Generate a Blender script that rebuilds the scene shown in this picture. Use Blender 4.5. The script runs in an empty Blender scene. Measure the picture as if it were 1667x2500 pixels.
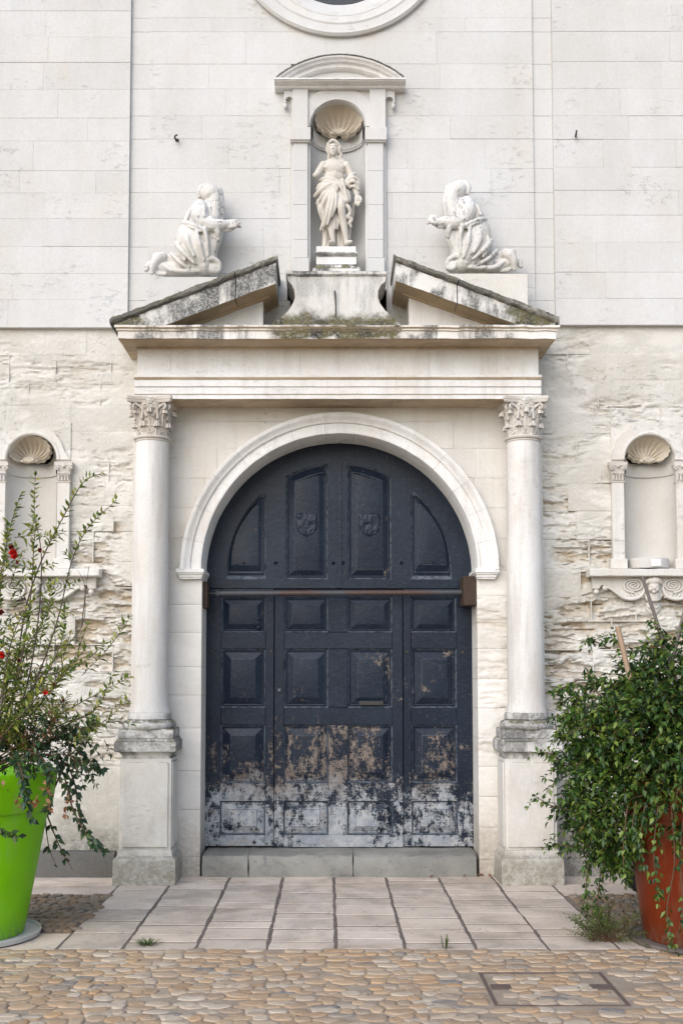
import bpy, bmesh, math, random
from mathutils import Vector, Matrix, noise
from mathutils.geometry import tessellate_polygon
random.seed(7)
sc = bpy.context.scene
COL = sc.collection

# ------------------------------------------------------------------ camera
PITCH = math.radians(3.7)
CAM = Vector((-0.088, -9.0, 1.6))
FPX, PX0, PY0 = 2754.0, 802.0, 1464.0          # photograph pixels (1667 x 2500)
cd = bpy.data.cameras.new('camera')
cam = bpy.data.objects.new('camera', cd)
COL.objects.link(cam)
cam.location = CAM
cam.rotation_euler = (math.pi / 2 + PITCH, 0, 0)
cd.sensor_fit = 'VERTICAL'
cd.sensor_height = 36.0
cd.lens = 36.0 * FPX / 2500.0
cd.shift_x = (833.5 - PX0) / 2500.0
cd.shift_y = (PY0 - 1250.0) / 2500.0
cd.clip_end = 500
sc.camera = cam

# ------------------------------------------------------------------ sky, sun, exposure
SUN_EL, SUN_AZ = math.radians(35), math.radians(-28)   # azimuth from -Y (towards the camera), negative = left
w = bpy.data.worlds.new('World')
sc.world = w
w.use_nodes = True
wn = w.node_tree
sky = wn.nodes.new('ShaderNodeTexSky')
sky.sky_type = 'NISHITA'
sky.sun_disc = False
sky.sun_elevation = SUN_EL
sky.air_density = 1.0
sky.dust_density = 1.5
sky.ozone_density = 1.0
sd = Vector((math.sin(SUN_AZ) * math.cos(SUN_EL), -math.cos(SUN_AZ) * math.cos(SUN_EL), math.sin(SUN_EL)))
sky.sun_rotation = math.atan2(sd.x, sd.y)
bg = wn.nodes['Background']
bg.inputs['Strength'].default_value = 0.15
wn.links.new(sky.outputs[0], bg.inputs['Color'])
sl = bpy.data.lights.new('sun', 'SUN')
sl.energy = 1.5
sl.angle = math.radians(65)
sl.color = (1.0, 0.99, 0.98)
so = bpy.data.objects.new('sun', sl)
COL.objects.link(so)
so.location = (-4, -10, 12)
so.rotation_euler = (-sd).to_track_quat('-Z', 'Y').to_euler()
sc.view_settings.view_transform = 'Standard'
sc.view_settings.look = 'None'
sc.view_settings.gamma = 1.0
sc.view_settings.use_curve_mapping = False
sc.view_settings.exposure = 0.56

# ------------------------------------------------------------------ pixel helpers
K = 1667.0 / 1568.0
cP, sP = math.cos(PITCH), math.sin(PITCH)
def ray(px, py):
    u = (px - PX0) / FPX
    v = (PY0 - py) / FPX
    return Vector((u, cP - v * sP, sP + v * cP))
def D(x, y, Y):
    """a point of the photograph (in 1568 x 2352 measure) met by the plane at depth Y"""
    d = ray(x * K, y * K)
    t = (Y - CAM.y) / d.y
    return CAM + d * t
def G(x, y, z=0.0):
    d = ray(x * K, y * K)
    t = (z - CAM.z) / d.z
    return CAM + d * t
def R(x0, y0, x1, y1, Y):
    ym = (y0 + y1) / 2
    return D(x0, ym, Y).x, D(x1, ym, Y).x, D(x0, y1, Y).z, D(x0, y0, Y).z
def Zp(y, Y):
    return D(780, y, Y).z
def Xp(x, y, Y):
    return D(x, y, Y).x

# ------------------------------------------------------------------ object helpers
def thing(name, label, cat, loc=(0, 0, 0), group=None):
    o = bpy.data.objects.new(name, None)
    o.empty_display_size = 0.1
    COL.objects.link(o)
    o.location = loc
    tag(o, label, cat, group)
    return o
def tag(o, label, cat, group=None):
    o['label'] = label
    o['category'] = cat
    if group:
        o['group'] = group
    return o
def wloc(o):
    v = Vector((0, 0, 0))
    while o is not None:
        v += o.location
        o = o.parent
    return v
def mk(name, vs, fs, mat, parent=None, ang=38, kind=None, flat=False, origin=None):
    off = wloc(parent) if parent else Vector((0, 0, 0))
    org = Vector(origin) if origin is not None else off
    me = bpy.data.meshes.new(name)
    me.from_pydata([Vector(v) - org for v in vs], [], fs)
    me.validate()
    bm = bmesh.new()
    bm.from_mesh(me)
    bmesh.ops.recalc_face_normals(bm, faces=bm.faces)
    bm.to_mesh(me)
    bm.free()
    if not flat:
        me.polygons.foreach_set('use_smooth', [True] * len(me.polygons))
        me.set_sharp_from_angle(angle=math.radians(ang))
    me.materials.append(mat)
    o = bpy.data.objects.new(name, me)
    COL.objects.link(o)
    o.location = org - off
    if parent:
        o.parent = parent
    if kind:
        o['kind'] = kind
    return o
def bevel(o, wd=0.004, seg=2):
    m = o.modifiers.new('bevel', 'BEVEL')
    m.width = wd
    m.segments = seg
    m.limit_method = 'ANGLE'
    m.angle_limit = math.radians(40)
    return o
def nz(p, f, seed=0.0):
    return noise.noise(Vector((p[0] * f + seed, p[1] * f + seed * 1.7, p[2] * f - seed)))

def catmull(pts, n):
    pts = [Vector(p) for p in pts]
    if len(pts) < 3:
        return [pts[0].lerp(pts[-1], i / n) for i in range(n + 1)]
    out = []
    segs = len(pts) - 1
    for i in range(n + 1):
        t = i / n * segs
        k = min(int(t), segs - 1)
        f = t - k
        p0 = pts[k - 1] if k > 0 else pts[0] * 2 - pts[1]
        p1, p2 = pts[k], pts[k + 1]
        p3 = pts[k + 2] if k + 2 <= segs else pts[-1] * 2 - pts[-2]
        out.append(0.5 * ((2 * p1) + (p2 - p0) * f + (2 * p0 - 5 * p1 + 4 * p2 - p3) * f * f + (3 * p1 - p0 - 3 * p2 + p3) * f ** 3))
    return out
def lerplist(vals, n):
    out = []
    s = len(vals) - 1
    for i in range(n + 1):
        t = i / n * s
        k = min(int(t), s - 1) if s > 0 else 0
        f = t - k
        out.append(vals[k] if s == 0 else vals[k] * (1 - f) + vals[k + 1] * f)
    return out

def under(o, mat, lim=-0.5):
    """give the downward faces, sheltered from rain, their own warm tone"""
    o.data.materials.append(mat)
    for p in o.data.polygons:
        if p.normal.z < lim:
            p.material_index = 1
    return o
class MB:
    def __init__(s):
        s.v, s.f = [], []
    def add(s, vs, fs):
        b = len(s.v)
        s.v.extend([Vector(v) for v in vs])
        s.f.extend([tuple(i + b for i in f) for f in fs])
        return s
    def box(s, x0, x1, y0, y1, z0, z1):
        v = [(x0, y0, z0), (x1, y0, z0), (x1, y1, z0), (x0, y1, z0), (x0, y0, z1), (x1, y0, z1), (x1, y1, z1), (x0, y1, z1)]
        return s.add(v, [(0, 3, 2, 1), (4, 5, 6, 7), (0, 1, 5, 4), (1, 2, 6, 5), (2, 3, 7, 6), (3, 0, 4, 7)])
    def blk(s, x0, x1, z0, z1, yf, yb, c=0.004, j=0.0015, cx=None):
        """block with a chamfered front"""
        s.sharp = True
        cx = c if cx is None else cx
        r = lambda: random.uniform(-j, j)
        v = [(x0, yb, z0), (x1, yb, z0), (x1, yb, z1), (x0, yb, z1)]
        v += [(x0, yf + c, z0), (x1, yf + c, z0), (x1, yf + c, z1), (x0, yf + c, z1)]
        v += [(x0 + cx, yf + r(), z0 + c + r()), (x1 - cx, yf + r(), z0 + c + r()), (x1 - cx, yf + r(), z1 - c + r()), (x0 + cx, yf + r(), z1 - c + r())]
        f = [(8, 9, 10, 11)]
        for i in range(4):
            k = (i + 1) % 4
            f += [(i, k, 4 + k, 4 + i), (4 + i, 4 + k, 8 + k, 8 + i)]
        return s.add(v, f)
    def prism(s, poly, y0, y1):
        n = len(poly)
        v = [(p[0], y0, p[1]) for p in poly] + [(p[0], y1, p[1]) for p in poly]
        f = []
        tr = tessellate_polygon([[Vector((p[0], p[1], 0)) for p in poly]])
        for t in tr:
            f.append(tuple(t))
            f.append(tuple(i + n for i in reversed(t)))
        for i in range(n):
            k = (i + 1) % n
            f.append((i, k, n + k, n + i))
        return s.add(v, f)
    def grid(s, rows):
        n, m = len(rows), len(rows[0])
        v = [p for r in rows for p in r]
        f = [(i * m + j, i * m + j + 1, (i + 1) * m + j + 1, (i + 1) * m + j) for i in range(n - 1) for j in range(m - 1)]
        return s.add(v, f)
    def lathe(s, prof, cx, cy, n=32, cap=True, a0=0.0, a1=2 * math.pi):
        full = abs(a1 - a0 - 2 * math.pi) < 1e-6
        m = n if full else n + 1
        v = [(cx + r * math.cos(a0 + (a1 - a0) * i / n), cy + r * math.sin(a0 + (a1 - a0) * i / n), z) for r, z in prof for i in range(m)]
        f = []
        for k in range(len(prof) - 1):
            for i in range(n):
                j = (i + 1) % m
                f.append((k * m + i, k * m + j, (k + 1) * m + j, (k + 1) * m + i))
        if cap:
            f.append(tuple(range(m)))
            f.append(tuple((len(prof) - 1) * m + i for i in reversed(range(m))))
        return s.add(v, f)
    def tube(s, pts, rad, n=8, seg=None, flat=1.0, fdir=None):
        """closed tapered tube; flat squeezes it along fdir"""
        if not isinstance(rad, (list, tuple)):
            rad = [rad] * len(pts)
        seg = seg or max(len(pts) - 1, (len(pts) - 1) * 4)
        P = catmull(pts, seg)
        rr = lerplist(list(rad), seg)
        v, f = [], []
        up = Vector((0.13, 0.31, 0.94)).normalized()
        for i, p in enumerate(P):
            t = (P[min(i + 1, seg)] - P[max(i - 1, 0)])
            t = t.normalized() if t.length > 1e-9 else Vector((0, 0, 1))
            if abs(t.dot(up)) > 0.95:
                up = Vector((1, 0.1, 0)).normalized()
            a = t.cross(up).normalized()
            b = a.cross(t).normalized()
            for k in range(n):
                an = 2 * math.pi * k / n
                d = a * (math.cos(an) * rr[i]) + b * (math.sin(an) * rr[i])
                if fdir is not None:
                    d = d - fdir * (d.dot(fdir) * (1 - flat))
                v.append(p + d)
            up = b
        for i in range(seg):
            for k in range(n):
                j = (k + 1) % n
                f.append((i * n + k, i * n + j, (i + 1) * n + j, (i + 1) * n + k))
        f.append(tuple(reversed(range(n))))
        f.append(tuple(seg * n + k for k in range(n)))
        return s.add(v, f)
    def ball(s, c, rx, ry, rz, n=12, m=8, rot=None):
        c = Vector(c)
        v = [Vector((0, 0, rz))]
        for i in range(1, m):
            th = math.pi * i / m
            for k in range(n):
                ph = 2 * math.pi * k / n
                v.append(Vector((rx * math.sin(th) * math.cos(ph), ry * math.sin(th) * math.sin(ph), rz * math.cos(th))))
        v.append(Vector((0, 0, -rz)))
        f = [(0, 1 + k, 1 + (k + 1) % n) for k in range(n)]
        for i in range(m - 2):
            for k in range(n):
                j = (k + 1) % n
                f.append((1 + i * n + k, 1 + (i + 1) * n + k, 1 + (i + 1) * n + j, 1 + i * n + j))
        L = len(v) - 1
        b = 1 + (m - 2) * n
        f += [(L, b + (k + 1) % n, b + k) for k in range(n)]
        if rot is not None:
            v = [rot @ q for q in v]
        return s.add([q + c for q in v], f)
    def sweepx(s, prof, x0, x1, n=1, ends=True, sl0=0.0, sl1=0.0):
        """profile (y, z) swept along x; sl0/sl1 mitre the ends by the profile's depth"""
        m = len(prof)
        v = []
        for i in range(n + 1):
            t = i / n
            for y, z in prof:
                a, b = x0 + sl0 * y, x1 - sl1 * y
                v.append((a + (b - a) * t, y, z))
        f = [(i * m + k, i * m + k + 1, (i + 1) * m + k + 1, (i + 1) * m + k) for i in range(n) for k in range(m - 1)]
        if ends:
            f.append(tuple(range(m)))
            f.append(tuple(n * m + k for k in reversed(range(m))))
        return s.add(v, f)
    def arc(s, prof, cx, cz, a0, a1, n, ends=True, close=False):
        """profile (r, y) swept round (cx, cz) in the XZ plane"""
        m = len(prof)
        v = []
        for i in range(n + 1):
            a = a0 + (a1 - a0) * i / n
            for r, y in prof:
                v.append((cx + r * math.cos(a), y, cz + r * math.sin(a)))
        mm = m if close else m - 1
        f = [(i * m + k, i * m + (k + 1) % m, (i + 1) * m + (k + 1) % m, (i + 1) * m + k) for i in range(n) for k in range(mm)]
        if ends:
            f.append(tuple(range(m)))
            f.append(tuple(n * m + k for k in reversed(range(m))))
        return s.add(v, f)
    def jit(s, amp, freq=9.0, seed=0.0, keep=None):
        for v in s.v:
            if keep and keep(v):
                continue
            d = noise.noise_vector(Vector((v.x * freq + seed, v.y * freq, v.z * freq)))
            v += Vector((d.x, d.y, d.z)) * amp
        return s
    def mk(s, name, mat, parent=None, **kw):
        if getattr(s, 'sharp', False):
            kw.setdefault('ang', 6)
        return mk(name, s.v, s.f, mat, parent, **kw)
    def fuse(s, name, mat, parent, voxel=0.006, it=3, amp=0.0, freq=30, **kw):
        """one continuous surface grown from all the closed pieces"""
        me = bpy.data.meshes.new('tmp')
        me.from_pydata(s.v, [], s.f)
        bm = bmesh.new(); bm.from_mesh(me)
        bmesh.ops.recalc_face_normals(bm, faces=bm.faces)
        bm.to_mesh(me); bm.free()
        o = bpy.data.objects.new('tmp', me)
        COL.objects.link(o)
        m = o.modifiers.new('r', 'REMESH')
        m.mode = 'VOXEL'
        m.voxel_size = voxel
        m2 = o.modifiers.new('s', 'SMOOTH')
        m2.iterations = it
        m2.factor = 0.5
        dg = bpy.context.evaluated_depsgraph_get()
        ev = o.evaluated_get(dg)
        m3 = bpy.data.meshes.new_from_object(ev)
        vs = [v.co.copy() for v in m3.vertices]
        fs = [tuple(p.vertices) for p in m3.polygons]
        bpy.data.objects.remove(o)
        bpy.data.meshes.remove(m3)
        if amp:
            for v in vs:
                d = noise.noise_vector(v * freq)
                v += d * amp
        return mk(name, vs, fs, mat, parent, ang=180, **kw)

def inset(poly, d):
    """offset a convex polygon inward"""
    n = len(poly)
    area = sum(poly[i][0] * poly[(i + 1) % n][1] - poly[(i + 1) % n][0] * poly[i][1] for i in range(n))
    sg = 1 if area > 0 else -1
    lines = []
    for i in range(n):
        a, b = Vector(poly[i]), Vector(poly[(i + 1) % n])
        t = (b - a).normalized()
        nn = Vector((-t.y, t.x)) * sg
        lines.append((a + nn * d, t))
    out = []
    for i in range(n):
        p, t = lines[i - 1]
        q, u = lines[i]
        cr = t.x * u.y - t.y * u.x
        if abs(cr) < 1e-5:
            out.append((q.x, q.y))
        else:
            k = ((q - p).x * u.y - (q - p).y * u.x) / cr
            r = p + t * k
            out.append((r.x, r.y))
    return out

# ------------------------------------------------------------------ materials
class NT:
    def __init__(s, name, rough=0.9, spec=0.25):
        s.m = bpy.data.materials.new(name)
        s.m.use_nodes = True
        s.t = s.m.node_tree
        s.b = s.t.nodes['Principled BSDF']
        s.b.inputs['Roughness'].default_value = rough
        s.b.inputs['Specular IOR Level'].default_value = spec
        s.geo = s.n('ShaderNodeNewGeometry')
        s.pos = s.geo.outputs['Position']
    def n(s, k, **kw):
        nd = s.t.nodes.new(k)
        for a, b in kw.items():
            setattr(nd, a, b)
        return nd
    def put(s, sock, val):
        if hasattr(val, 'is_output'):
            s.t.links.new(val, sock)
        elif isinstance(val, (tuple, list)) and len(val) == 3 and sock.type == 'RGBA':
            sock.default_value = (*val, 1)
        else:
            sock.default_value = val
    def mapping(s, scale=(1, 1, 1), loc=(0, 0, 0), rot=(0, 0, 0)):
        nd = s.n('ShaderNodeMapping')
        s.put(nd.inputs['Vector'], s.pos)
        nd.inputs['Scale'].default_value = scale
        nd.inputs['Location'].default_value = loc
        nd.inputs['Rotation'].default_value = rot
        return nd.outputs[0]
    def noise(s, scale, detail=5, rough=0.6, vec=None, dist=0.0):
        nd = s.n('ShaderNodeTexNoise')
        s.put(nd.inputs['Vector'], vec if vec is not None else s.pos)
        nd.inputs['Scale'].default_value = scale
        nd.inputs['Detail'].default_value = detail
        nd.inputs['Roughness'].default_value = rough
        nd.inputs['Distortion'].default_value = dist
        return nd.outputs['Fac']
    def step(s, fac, lo, hi, a=0.0, b=1.0):
        nd = s.n('ShaderNodeMapRange', interpolation_type='SMOOTHSTEP')
        s.put(nd.inputs[0], fac)
        nd.inputs[1].default_value = lo
        nd.inputs[2].default_value = hi
        nd.inputs[3].default_value = a
        nd.inputs[4].default_value = b
        return nd.outputs[0]
    def math(s, op, a, b=0.0, c=0.0):
        nd = s.n('ShaderNodeMath', operation=op)
        s.put(nd.inputs[0], a)
        s.put(nd.inputs[1], b)
        s.put(nd.inputs[2], c)
        return nd.outputs[0]
    def mul(s, a, b):
        return s.math('MULTIPLY', a, b)
    def mix(s, f, a, b, mode='MIX'):
        nd = s.n('ShaderNodeMix', data_type='RGBA', blend_type=mode)
        s.put(nd.inputs[0], f)
        s.put(nd.inputs[6], a)
        s.put(nd.inputs[7], b)
        return nd.outputs[2]
    def ramp(s, f, stops, const=False):
        nd = s.n('ShaderNodeValToRGB')
        cr = nd.color_ramp
        if const:
            cr.interpolation = 'CONSTANT'
        while len(cr.elements) < len(stops):
            cr.elements.new(0.5)
        for e, (p, c) in zip(cr.elements, stops):
            e.position = p
            e.color = (*c, 1)
        s.put(nd.inputs[0], f)
        return nd.outputs[0]
    def rnd(s):
        oi = s.n('ShaderNodeObjectInfo')
        return s.math('FRACT', s.math('ADD', oi.outputs['Random'], s.geo.outputs['Random Per Island']))
    def orand(s):
        return s.n('ShaderNodeObjectInfo').outputs['Random']
    def sep(s, v=None):
        nd = s.n('ShaderNodeSeparateXYZ')
        s.put(nd.inputs[0], v if v is not None else s.pos)
        return nd.outputs
    def scale(s, col, f):
        nd = s.n('ShaderNodeVectorMath', operation='SCALE')
        s.put(nd.inputs[0], col)
        s.put(nd.inputs['Scale'], f)
        return nd.outputs[0]
    def out(s, col, bump=None, dist=0.004, strength=0.6, rough=None):
        s.put(s.b.inputs['Base Color'], col)
        if rough is not None:
            s.put(s.b.inputs['Roughness'], rough)
        if bump is not None:
            nd = s.n('ShaderNodeBump')
            nd.inputs['Strength'].default_value = strength
            nd.inputs['Distance'].default_value = dist
            s.put(nd.inputs['Height'], bump)
            s.t.links.new(nd.outputs[0], s.b.inputs['Normal'])
        return s.m

def stone(name, c1, c2, warm=0.25, streak=0.0, lichen=0.0, speck=0.0, bump=0.004, var=0.08, spot=None, low=None, strata=0.0, warmc=(0.42, 0.33, 0.22), pits=0.0, blotch=0.0, run=0.0):
    T = NT(name)
    big = T.noise(1.3, 4, 0.55)
    mid = T.noise(6.0, 6, 0.65, dist=0.4)
    fine = T.noise(55.0, 5, 0.7)
    col = T.mix(T.step(big, 0.35, 0.68), c1, c2)
    col = T.mix(T.mul(T.step(mid, 0.5, 0.78), 0.55), col, c2)
    if warm:
        wv = T.noise(2.1, 5, 0.6, T.mapping((1, 1, 0.7), (3, 1, 7)))
        col = T.mix(T.mul(T.step(wv, 0.52, 0.75), warm), col, warmc)
    col = T.mix(T.step(fine, 0.3, 0.72, 0.16, 0.0), col, (0.3, 0.27, 0.23))
    if strata:
        at = T.n('ShaderNodeAttribute', attribute_name='ero')
        pit = T.step(at.outputs['Fac'], 0.10, 0.75)
        pit = T.mul(pit, T.step(T.noise(9, 4, 0.6), 0.25, 0.55))
        col = T.mix(T.mul(pit, strata), col, (0.46, 0.365, 0.25))
        pale = T.mul(T.step(T.noise(2.6, 4, 0.55, T.mapping((1, 1, 2.2), (9, 2, 4))), 0.50, 0.62), 0.7)
        col = T.mix(pale, col, (0.72, 0.69, 0.64))
    if speck:
        sp = T.mul(T.step(T.noise(30, 4, 0.8), 0.55, 0.62), T.step(T.noise(4.5, 3), 0.5, 0.6))
        col = T.mix(T.mul(sp, speck), col, (0.13, 0.12, 0.14))
    nzc = T.sep(T.geo.outputs['Normal'])[2]
    if streak:
        st = T.noise(5.0, 5, 0.62, T.mapping((1, 1, 0.22)))
        bl = T.noise(2.4, 5, 0.65, T.mapping((1, 1, 0.8), (2, 5, 1)))
        m = T.mul(T.step(st, 0.44, 0.56), T.step(bl, 0.43, 0.53))
        gr = T.step(T.noise(70, 3, 0.7), 0.35, 0.6, 0.55, 1.0)
        col = T.mix(T.mul(T.mul(m, gr), streak), col, (0.085, 0.085, 0.083))
    if run:
        rn = T.noise(9, 5, 0.65, T.mapping((1, 1, 0.10), (3, 3, 1)))
        col = T.mix(T.mul(T.step(rn, 0.46, 0.66), run), col, (0.40, 0.365, 0.33))
        rn2 = T.noise(3.1, 5, 0.6, T.mapping((1, 1, 0.35), (8, 3, 5)))
        col = T.mix(T.mul(T.step(rn2, 0.5, 0.68), run * 0.8), col, (0.55, 0.46, 0.36))
    if blotch:
        bm_ = T.mul(T.step(T.noise(3.4, 5, 0.62, T.mapping((1, 1, 1.3), (7, 1, 3))), 0.42, 0.58), T.step(T.noise(48, 4, 0.8), 0.36, 0.6, 0.25, 1.0))
        col = T.mix(T.mul(bm_, blotch), col, (0.11, 0.108, 0.10))
    if spot:
        x0, x1, z0, z1 = spot
        px = T.sep()
        wob = T.math('ADD', T.math('MULTIPLY', T.noise(7, 4, 0.7), 0.3), -0.15)
        xx = T.math('ADD', px[0], wob)
        zz = T.math('ADD', px[2], T.math('MULTIPLY', wob, 0.7))
        mk_ = T.mul(T.mul(T.step(xx, x0 - 0.03, x0 + 0.05), T.step(xx, x1 - 0.05, x1 + 0.03, 1, 0)), T.mul(T.step(zz, z0 - 0.03, z0 + 0.02), T.step(zz, z1 - 0.06, z1 + 0.03, 1, 0)))
        gn = T.step(T.noise(45, 4, 0.75), 0.32, 0.52, 0.65, 1.0)
        mc = T.ramp(T.noise(6, 4, 0.6), [(0.35, (0.045, 0.045, 0.04)), (0.55, (0.13, 0.115, 0.055)), (0.7, (0.1, 0.1, 0.09))])
        col = T.mix(T.mul(mk_, gn), col, mc)
    if lichen:
        lm = T.mul(T.step(nzc, 0.25, 0.6), T.step(T.noise(17, 5, 0.75), 0.36, 0.55))
        lc = T.ramp(T.noise(5, 4, 0.6), [(0.35, (0.06, 0.058, 0.052)), (0.55, (0.15, 0.135, 0.07)), (0.7, (0.11, 0.105, 0.09))])
        col = T.mix(T.mul(lm, lichen), col, lc)
    if low:
        lz = T.math('ADD', T.sep()[2], T.math('MULTIPLY', T.noise(4, 5, 0.65), -0.5))
        col = T.mix(T.mul(T.step(lz, low[0] - 0.25, low[1] - 0.25, 1, 0), T.step(T.noise(26, 5, 0.8), 0.36, 0.60, 0.55, 1)), col, low[2])
    if var:
        f = T.math('ADD', T.math('MULTIPLY', T.orand(), var), 1 - var * 0.6)
        col = T.scale(col, f)
    h = T.math('ADD', T.math('MULTIPLY', T.noise(28, 6, 0.72), 0.8), T.math('MULTIPLY', T.noise(110, 3, 0.7), 0.35))
    if pits:
        pm = T.mul(T.step(T.noise(20, 5, 0.75, T.mapping((0.7, 1, 1.6))), 0.55, 0.68), T.step(T.noise(2.4, 3, 0.5, T.mapping((1, 1, 1), (5, 3, 8))), 0.50, 0.62))
        h = T.math('SUBTRACT', h, T.math('MULTIPLY', pm, pits))
        col = T.mix(T.mul(pm, 0.22), col, (0.42, 0.37, 0.30))
    return T.out(col, h, bump, 0.55)

M = {}
M['wall'] = stone('upper_wall_stone', (0.625, 0.622, 0.615), (0.58, 0.567, 0.545), warm=0.38, bump=0.005, var=0.05, warmc=(0.64, 0.57, 0.47), pits=1.2, run=0.08)
M['strip'] = stone('pilaster_stone', (0.61, 0.605, 0.595), (0.575, 0.565, 0.545), warm=0.12, bump=0.004, var=0.04, warmc=(0.6, 0.52, 0.4))
M['lower'] = stone('eroded_stone', (0.655, 0.635, 0.59), (0.565, 0.535, 0.475), warm=0.20, bump=0.022, var=0.06, pits=1.2, strata=0.8, low=(0.12, 0.62, (0.24, 0.225, 0.20)))
M['portal'] = stone('portal_stone', (0.80, 0.797, 0.785), (0.74, 0.722, 0.695), warm=0.16, bump=0.006, var=0.05, run=0.22, pits=0.9, warmc=(0.55, 0.45, 0.33))
M['shaft'] = stone('column_stone', (0.75, 0.735, 0.715), (0.67, 0.645, 0.61), warm=0.25, bump=0.005, var=0.03, run=0.35, pits=0.8, warmc=(0.52, 0.44, 0.34))
M['spandrel'] = stone('spandrel_stone', (0.71, 0.69, 0.65), (0.64, 0.61, 0.56), warm=0.3, bump=0.008, var=0.05, run=0.15, pits=1.4, warmc=(0.50, 0.40, 0.27))
M['jamb'] = stone('jamb_stone', (0.74, 0.72, 0.685), (0.66, 0.63, 0.58), warm=0.25, bump=0.006, var=0.07, strata=0.25, low=(0.05, 0.75, (0.36, 0.32, 0.27)))
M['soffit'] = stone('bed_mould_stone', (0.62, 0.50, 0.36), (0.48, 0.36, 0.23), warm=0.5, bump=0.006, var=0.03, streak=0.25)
M['cornice'] = stone('cornice_stone', (0.79, 0.775, 0.75), (0.69, 0.65, 0.59), warm=0.3, streak=0.9, lichen=0.95, bump=0.007, var=0.03, spot=(Xp(622, 760, -0.55), Xp(918, 760, -0.55), Zp(781, -0.55), Zp(742, -0.55)))
M['rake'] = stone('raking_cornice_stone', (0.80, 0.79, 0.77), (0.71, 0.69, 0.65), warm=0.2, streak=0.97, blotch=0.2, lichen=1.0, bump=0.009, var=0.03, spot=(Xp(236, 720, -0.55), Xp(335, 720, -0.55), Zp(765, -0.55), Zp(712, -0.55)))
M['rake_dark'] = stone('blackened_cornice_stone', (0.80, 0.79, 0.77), (0.71, 0.69, 0.65), warm=0.2, streak=0.97, blotch=0.35, lichen=1.0, bump=0.009, var=0.03, spot=(Xp(1172, 720, -0.55), Xp(1300, 720, -0.55), Zp(752, -0.55), Zp(690, -0.55)))
M['crust'] = stone('lichen_capping', (0.34, 0.325, 0.29), (0.13, 0.125, 0.105), warm=0.35, blotch=0.9, lichen=1.0, bump=0.03, var=0.03, pits=1.5, warmc=(0.5, 0.48, 0.43))
M['pedcap'] = stone('pedestal_cap_stone', (0.74, 0.73, 0.71), (0.63, 0.61, 0.575), warm=0.2, streak=0.7, blotch=0.8, lichen=0.9, bump=0.006, var=0.05)
M['pedestal'] = stone('pedestal_stone', (0.74, 0.72, 0.685), (0.66, 0.63, 0.575), warm=0.35, streak=0.12, blotch=0.07, pits=0.8, lichen=0.6, bump=0.006, var=0.03, low=(0.08, 0.34, (0.27, 0.25, 0.205)), warmc=(0.54, 0.44, 0.33))
M['statue'] = stone('statue_stone', (0.64, 0.605, 0.55), (0.53, 0.485, 0.42), warm=0.3, bump=0.003, var=0.0, warmc=(0.45, 0.36, 0.26))
M['kneeler'] = stone('worn_white_statue_stone', (0.68, 0.672, 0.655), (0.59, 0.565, 0.52), warm=0.25, speck=1.0, bump=0.005, var=0.0, pits=1.0)
M['shell'] = stone('shell_stone', (0.60, 0.54, 0.45), (0.50, 0.43, 0.34), warm=0.4, bump=0.004, var=0.03)
M['niche'] = stone('niche_plaster', (0.62, 0.62, 0.61), (0.50, 0.50, 0.50), warm=0.05, bump=0.004, var=0.0)
M['sidenicheback'] = stone('side_niche_plaster', (0.60, 0.585, 0.555), (0.52, 0.495, 0.455), warm=0.15, bump=0.004, var=0.0)
M['capital'] = stone('carved_capital_stone', (0.62, 0.59, 0.55), (0.50, 0.45, 0.39), warm=0.35, speck=0.4, bump=0.006, var=0.03)
M['step'] = stone('threshold_stone', (0.29, 0.285, 0.26), (0.18, 0.18, 0.17), warm=0.4, bump=0.012, var=0.03, speck=0.7, pits=1.5, blotch=0.35, warmc=(0.42, 0.40, 0.32))
M['kerb'] = stone('dark_plinth_render', (0.13, 0.127, 0.12), (0.10, 0.097, 0.092), warm=0.1, bump=0.005, var=0.02)
M['core'] = stone('wall_core', (0.30, 0.27, 0.23), (0.24, 0.21, 0.17), var=0)
M['paver'] = stone('paver_limestone', (0.68, 0.585, 0.50), (0.56, 0.465, 0.385), warm=0.65, bump=0.005, var=0.26, speck=0.6, streak=0.25, blotch=0.10, pits=0.6, warmc=(0.50, 0.385, 0.28))
M['lichen_spot'] = M['crust']

def simple(name, col, rough=0.6, spec=0.4, var=0.12, nscale=8, bump=0.0, metal=0.0):
    T = NT(name, rough, spec)
    c = T.mix(T.noise(nscale, 5, 0.6), tuple(x * (1 - var) for x in col), tuple(min(1, x * (1 + var)) for x in col))
    T.b.inputs['Metallic'].default_value = metal
    return T.out(c, T.noise(nscale * 8, 4, 0.7) if bump else None, bump or 0.001, 0.5)
M['iron'] = simple('black_iron', (0.035, 0.033, 0.032), 0.6, 0.4, 0.3)
M['wood'] = simple('brown_timber', (0.055, 0.038, 0.029), 0.85, 0.2, 0.45, 14, 0.003)
M['rubber'] = simple('black_rubber', (0.018, 0.018, 0.019), 0.7, 0.4, 0.2)
M['rim'] = simple('grey_wheel_metal', (0.25, 0.25, 0.26), 0.4, 0.5, 0.2, metal=0.7)
M['bark'] = simple('grey_brown_bark', (0.10, 0.078, 0.062), 0.9, 0.2, 0.35, 20, 0.002)
M['vine'] = simple('brown_vine_stem', (0.12, 0.075, 0.045), 0.85, 0.2, 0.3, 20)
M['bamboo'] = simple('weathered_bamboo', (0.36, 0.25, 0.17), 0.6, 0.35, 0.25, 18)
M['cane'] = simple('grey_cane', (0.16, 0.135, 0.125), 0.7, 0.3, 0.25, 18)
M['paper'] = simple('white_paper', (0.80, 0.80, 0.80), 0.7, 0.3, 0.04)
M['ink'] = simple('grey_ink', (0.35, 0.35, 0.36), 0.7, 0.3, 0.05)
M['petal'] = simple('red_petal', (0.62, 0.018, 0.012), 0.5, 0.35, 0.3, 40)
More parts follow.
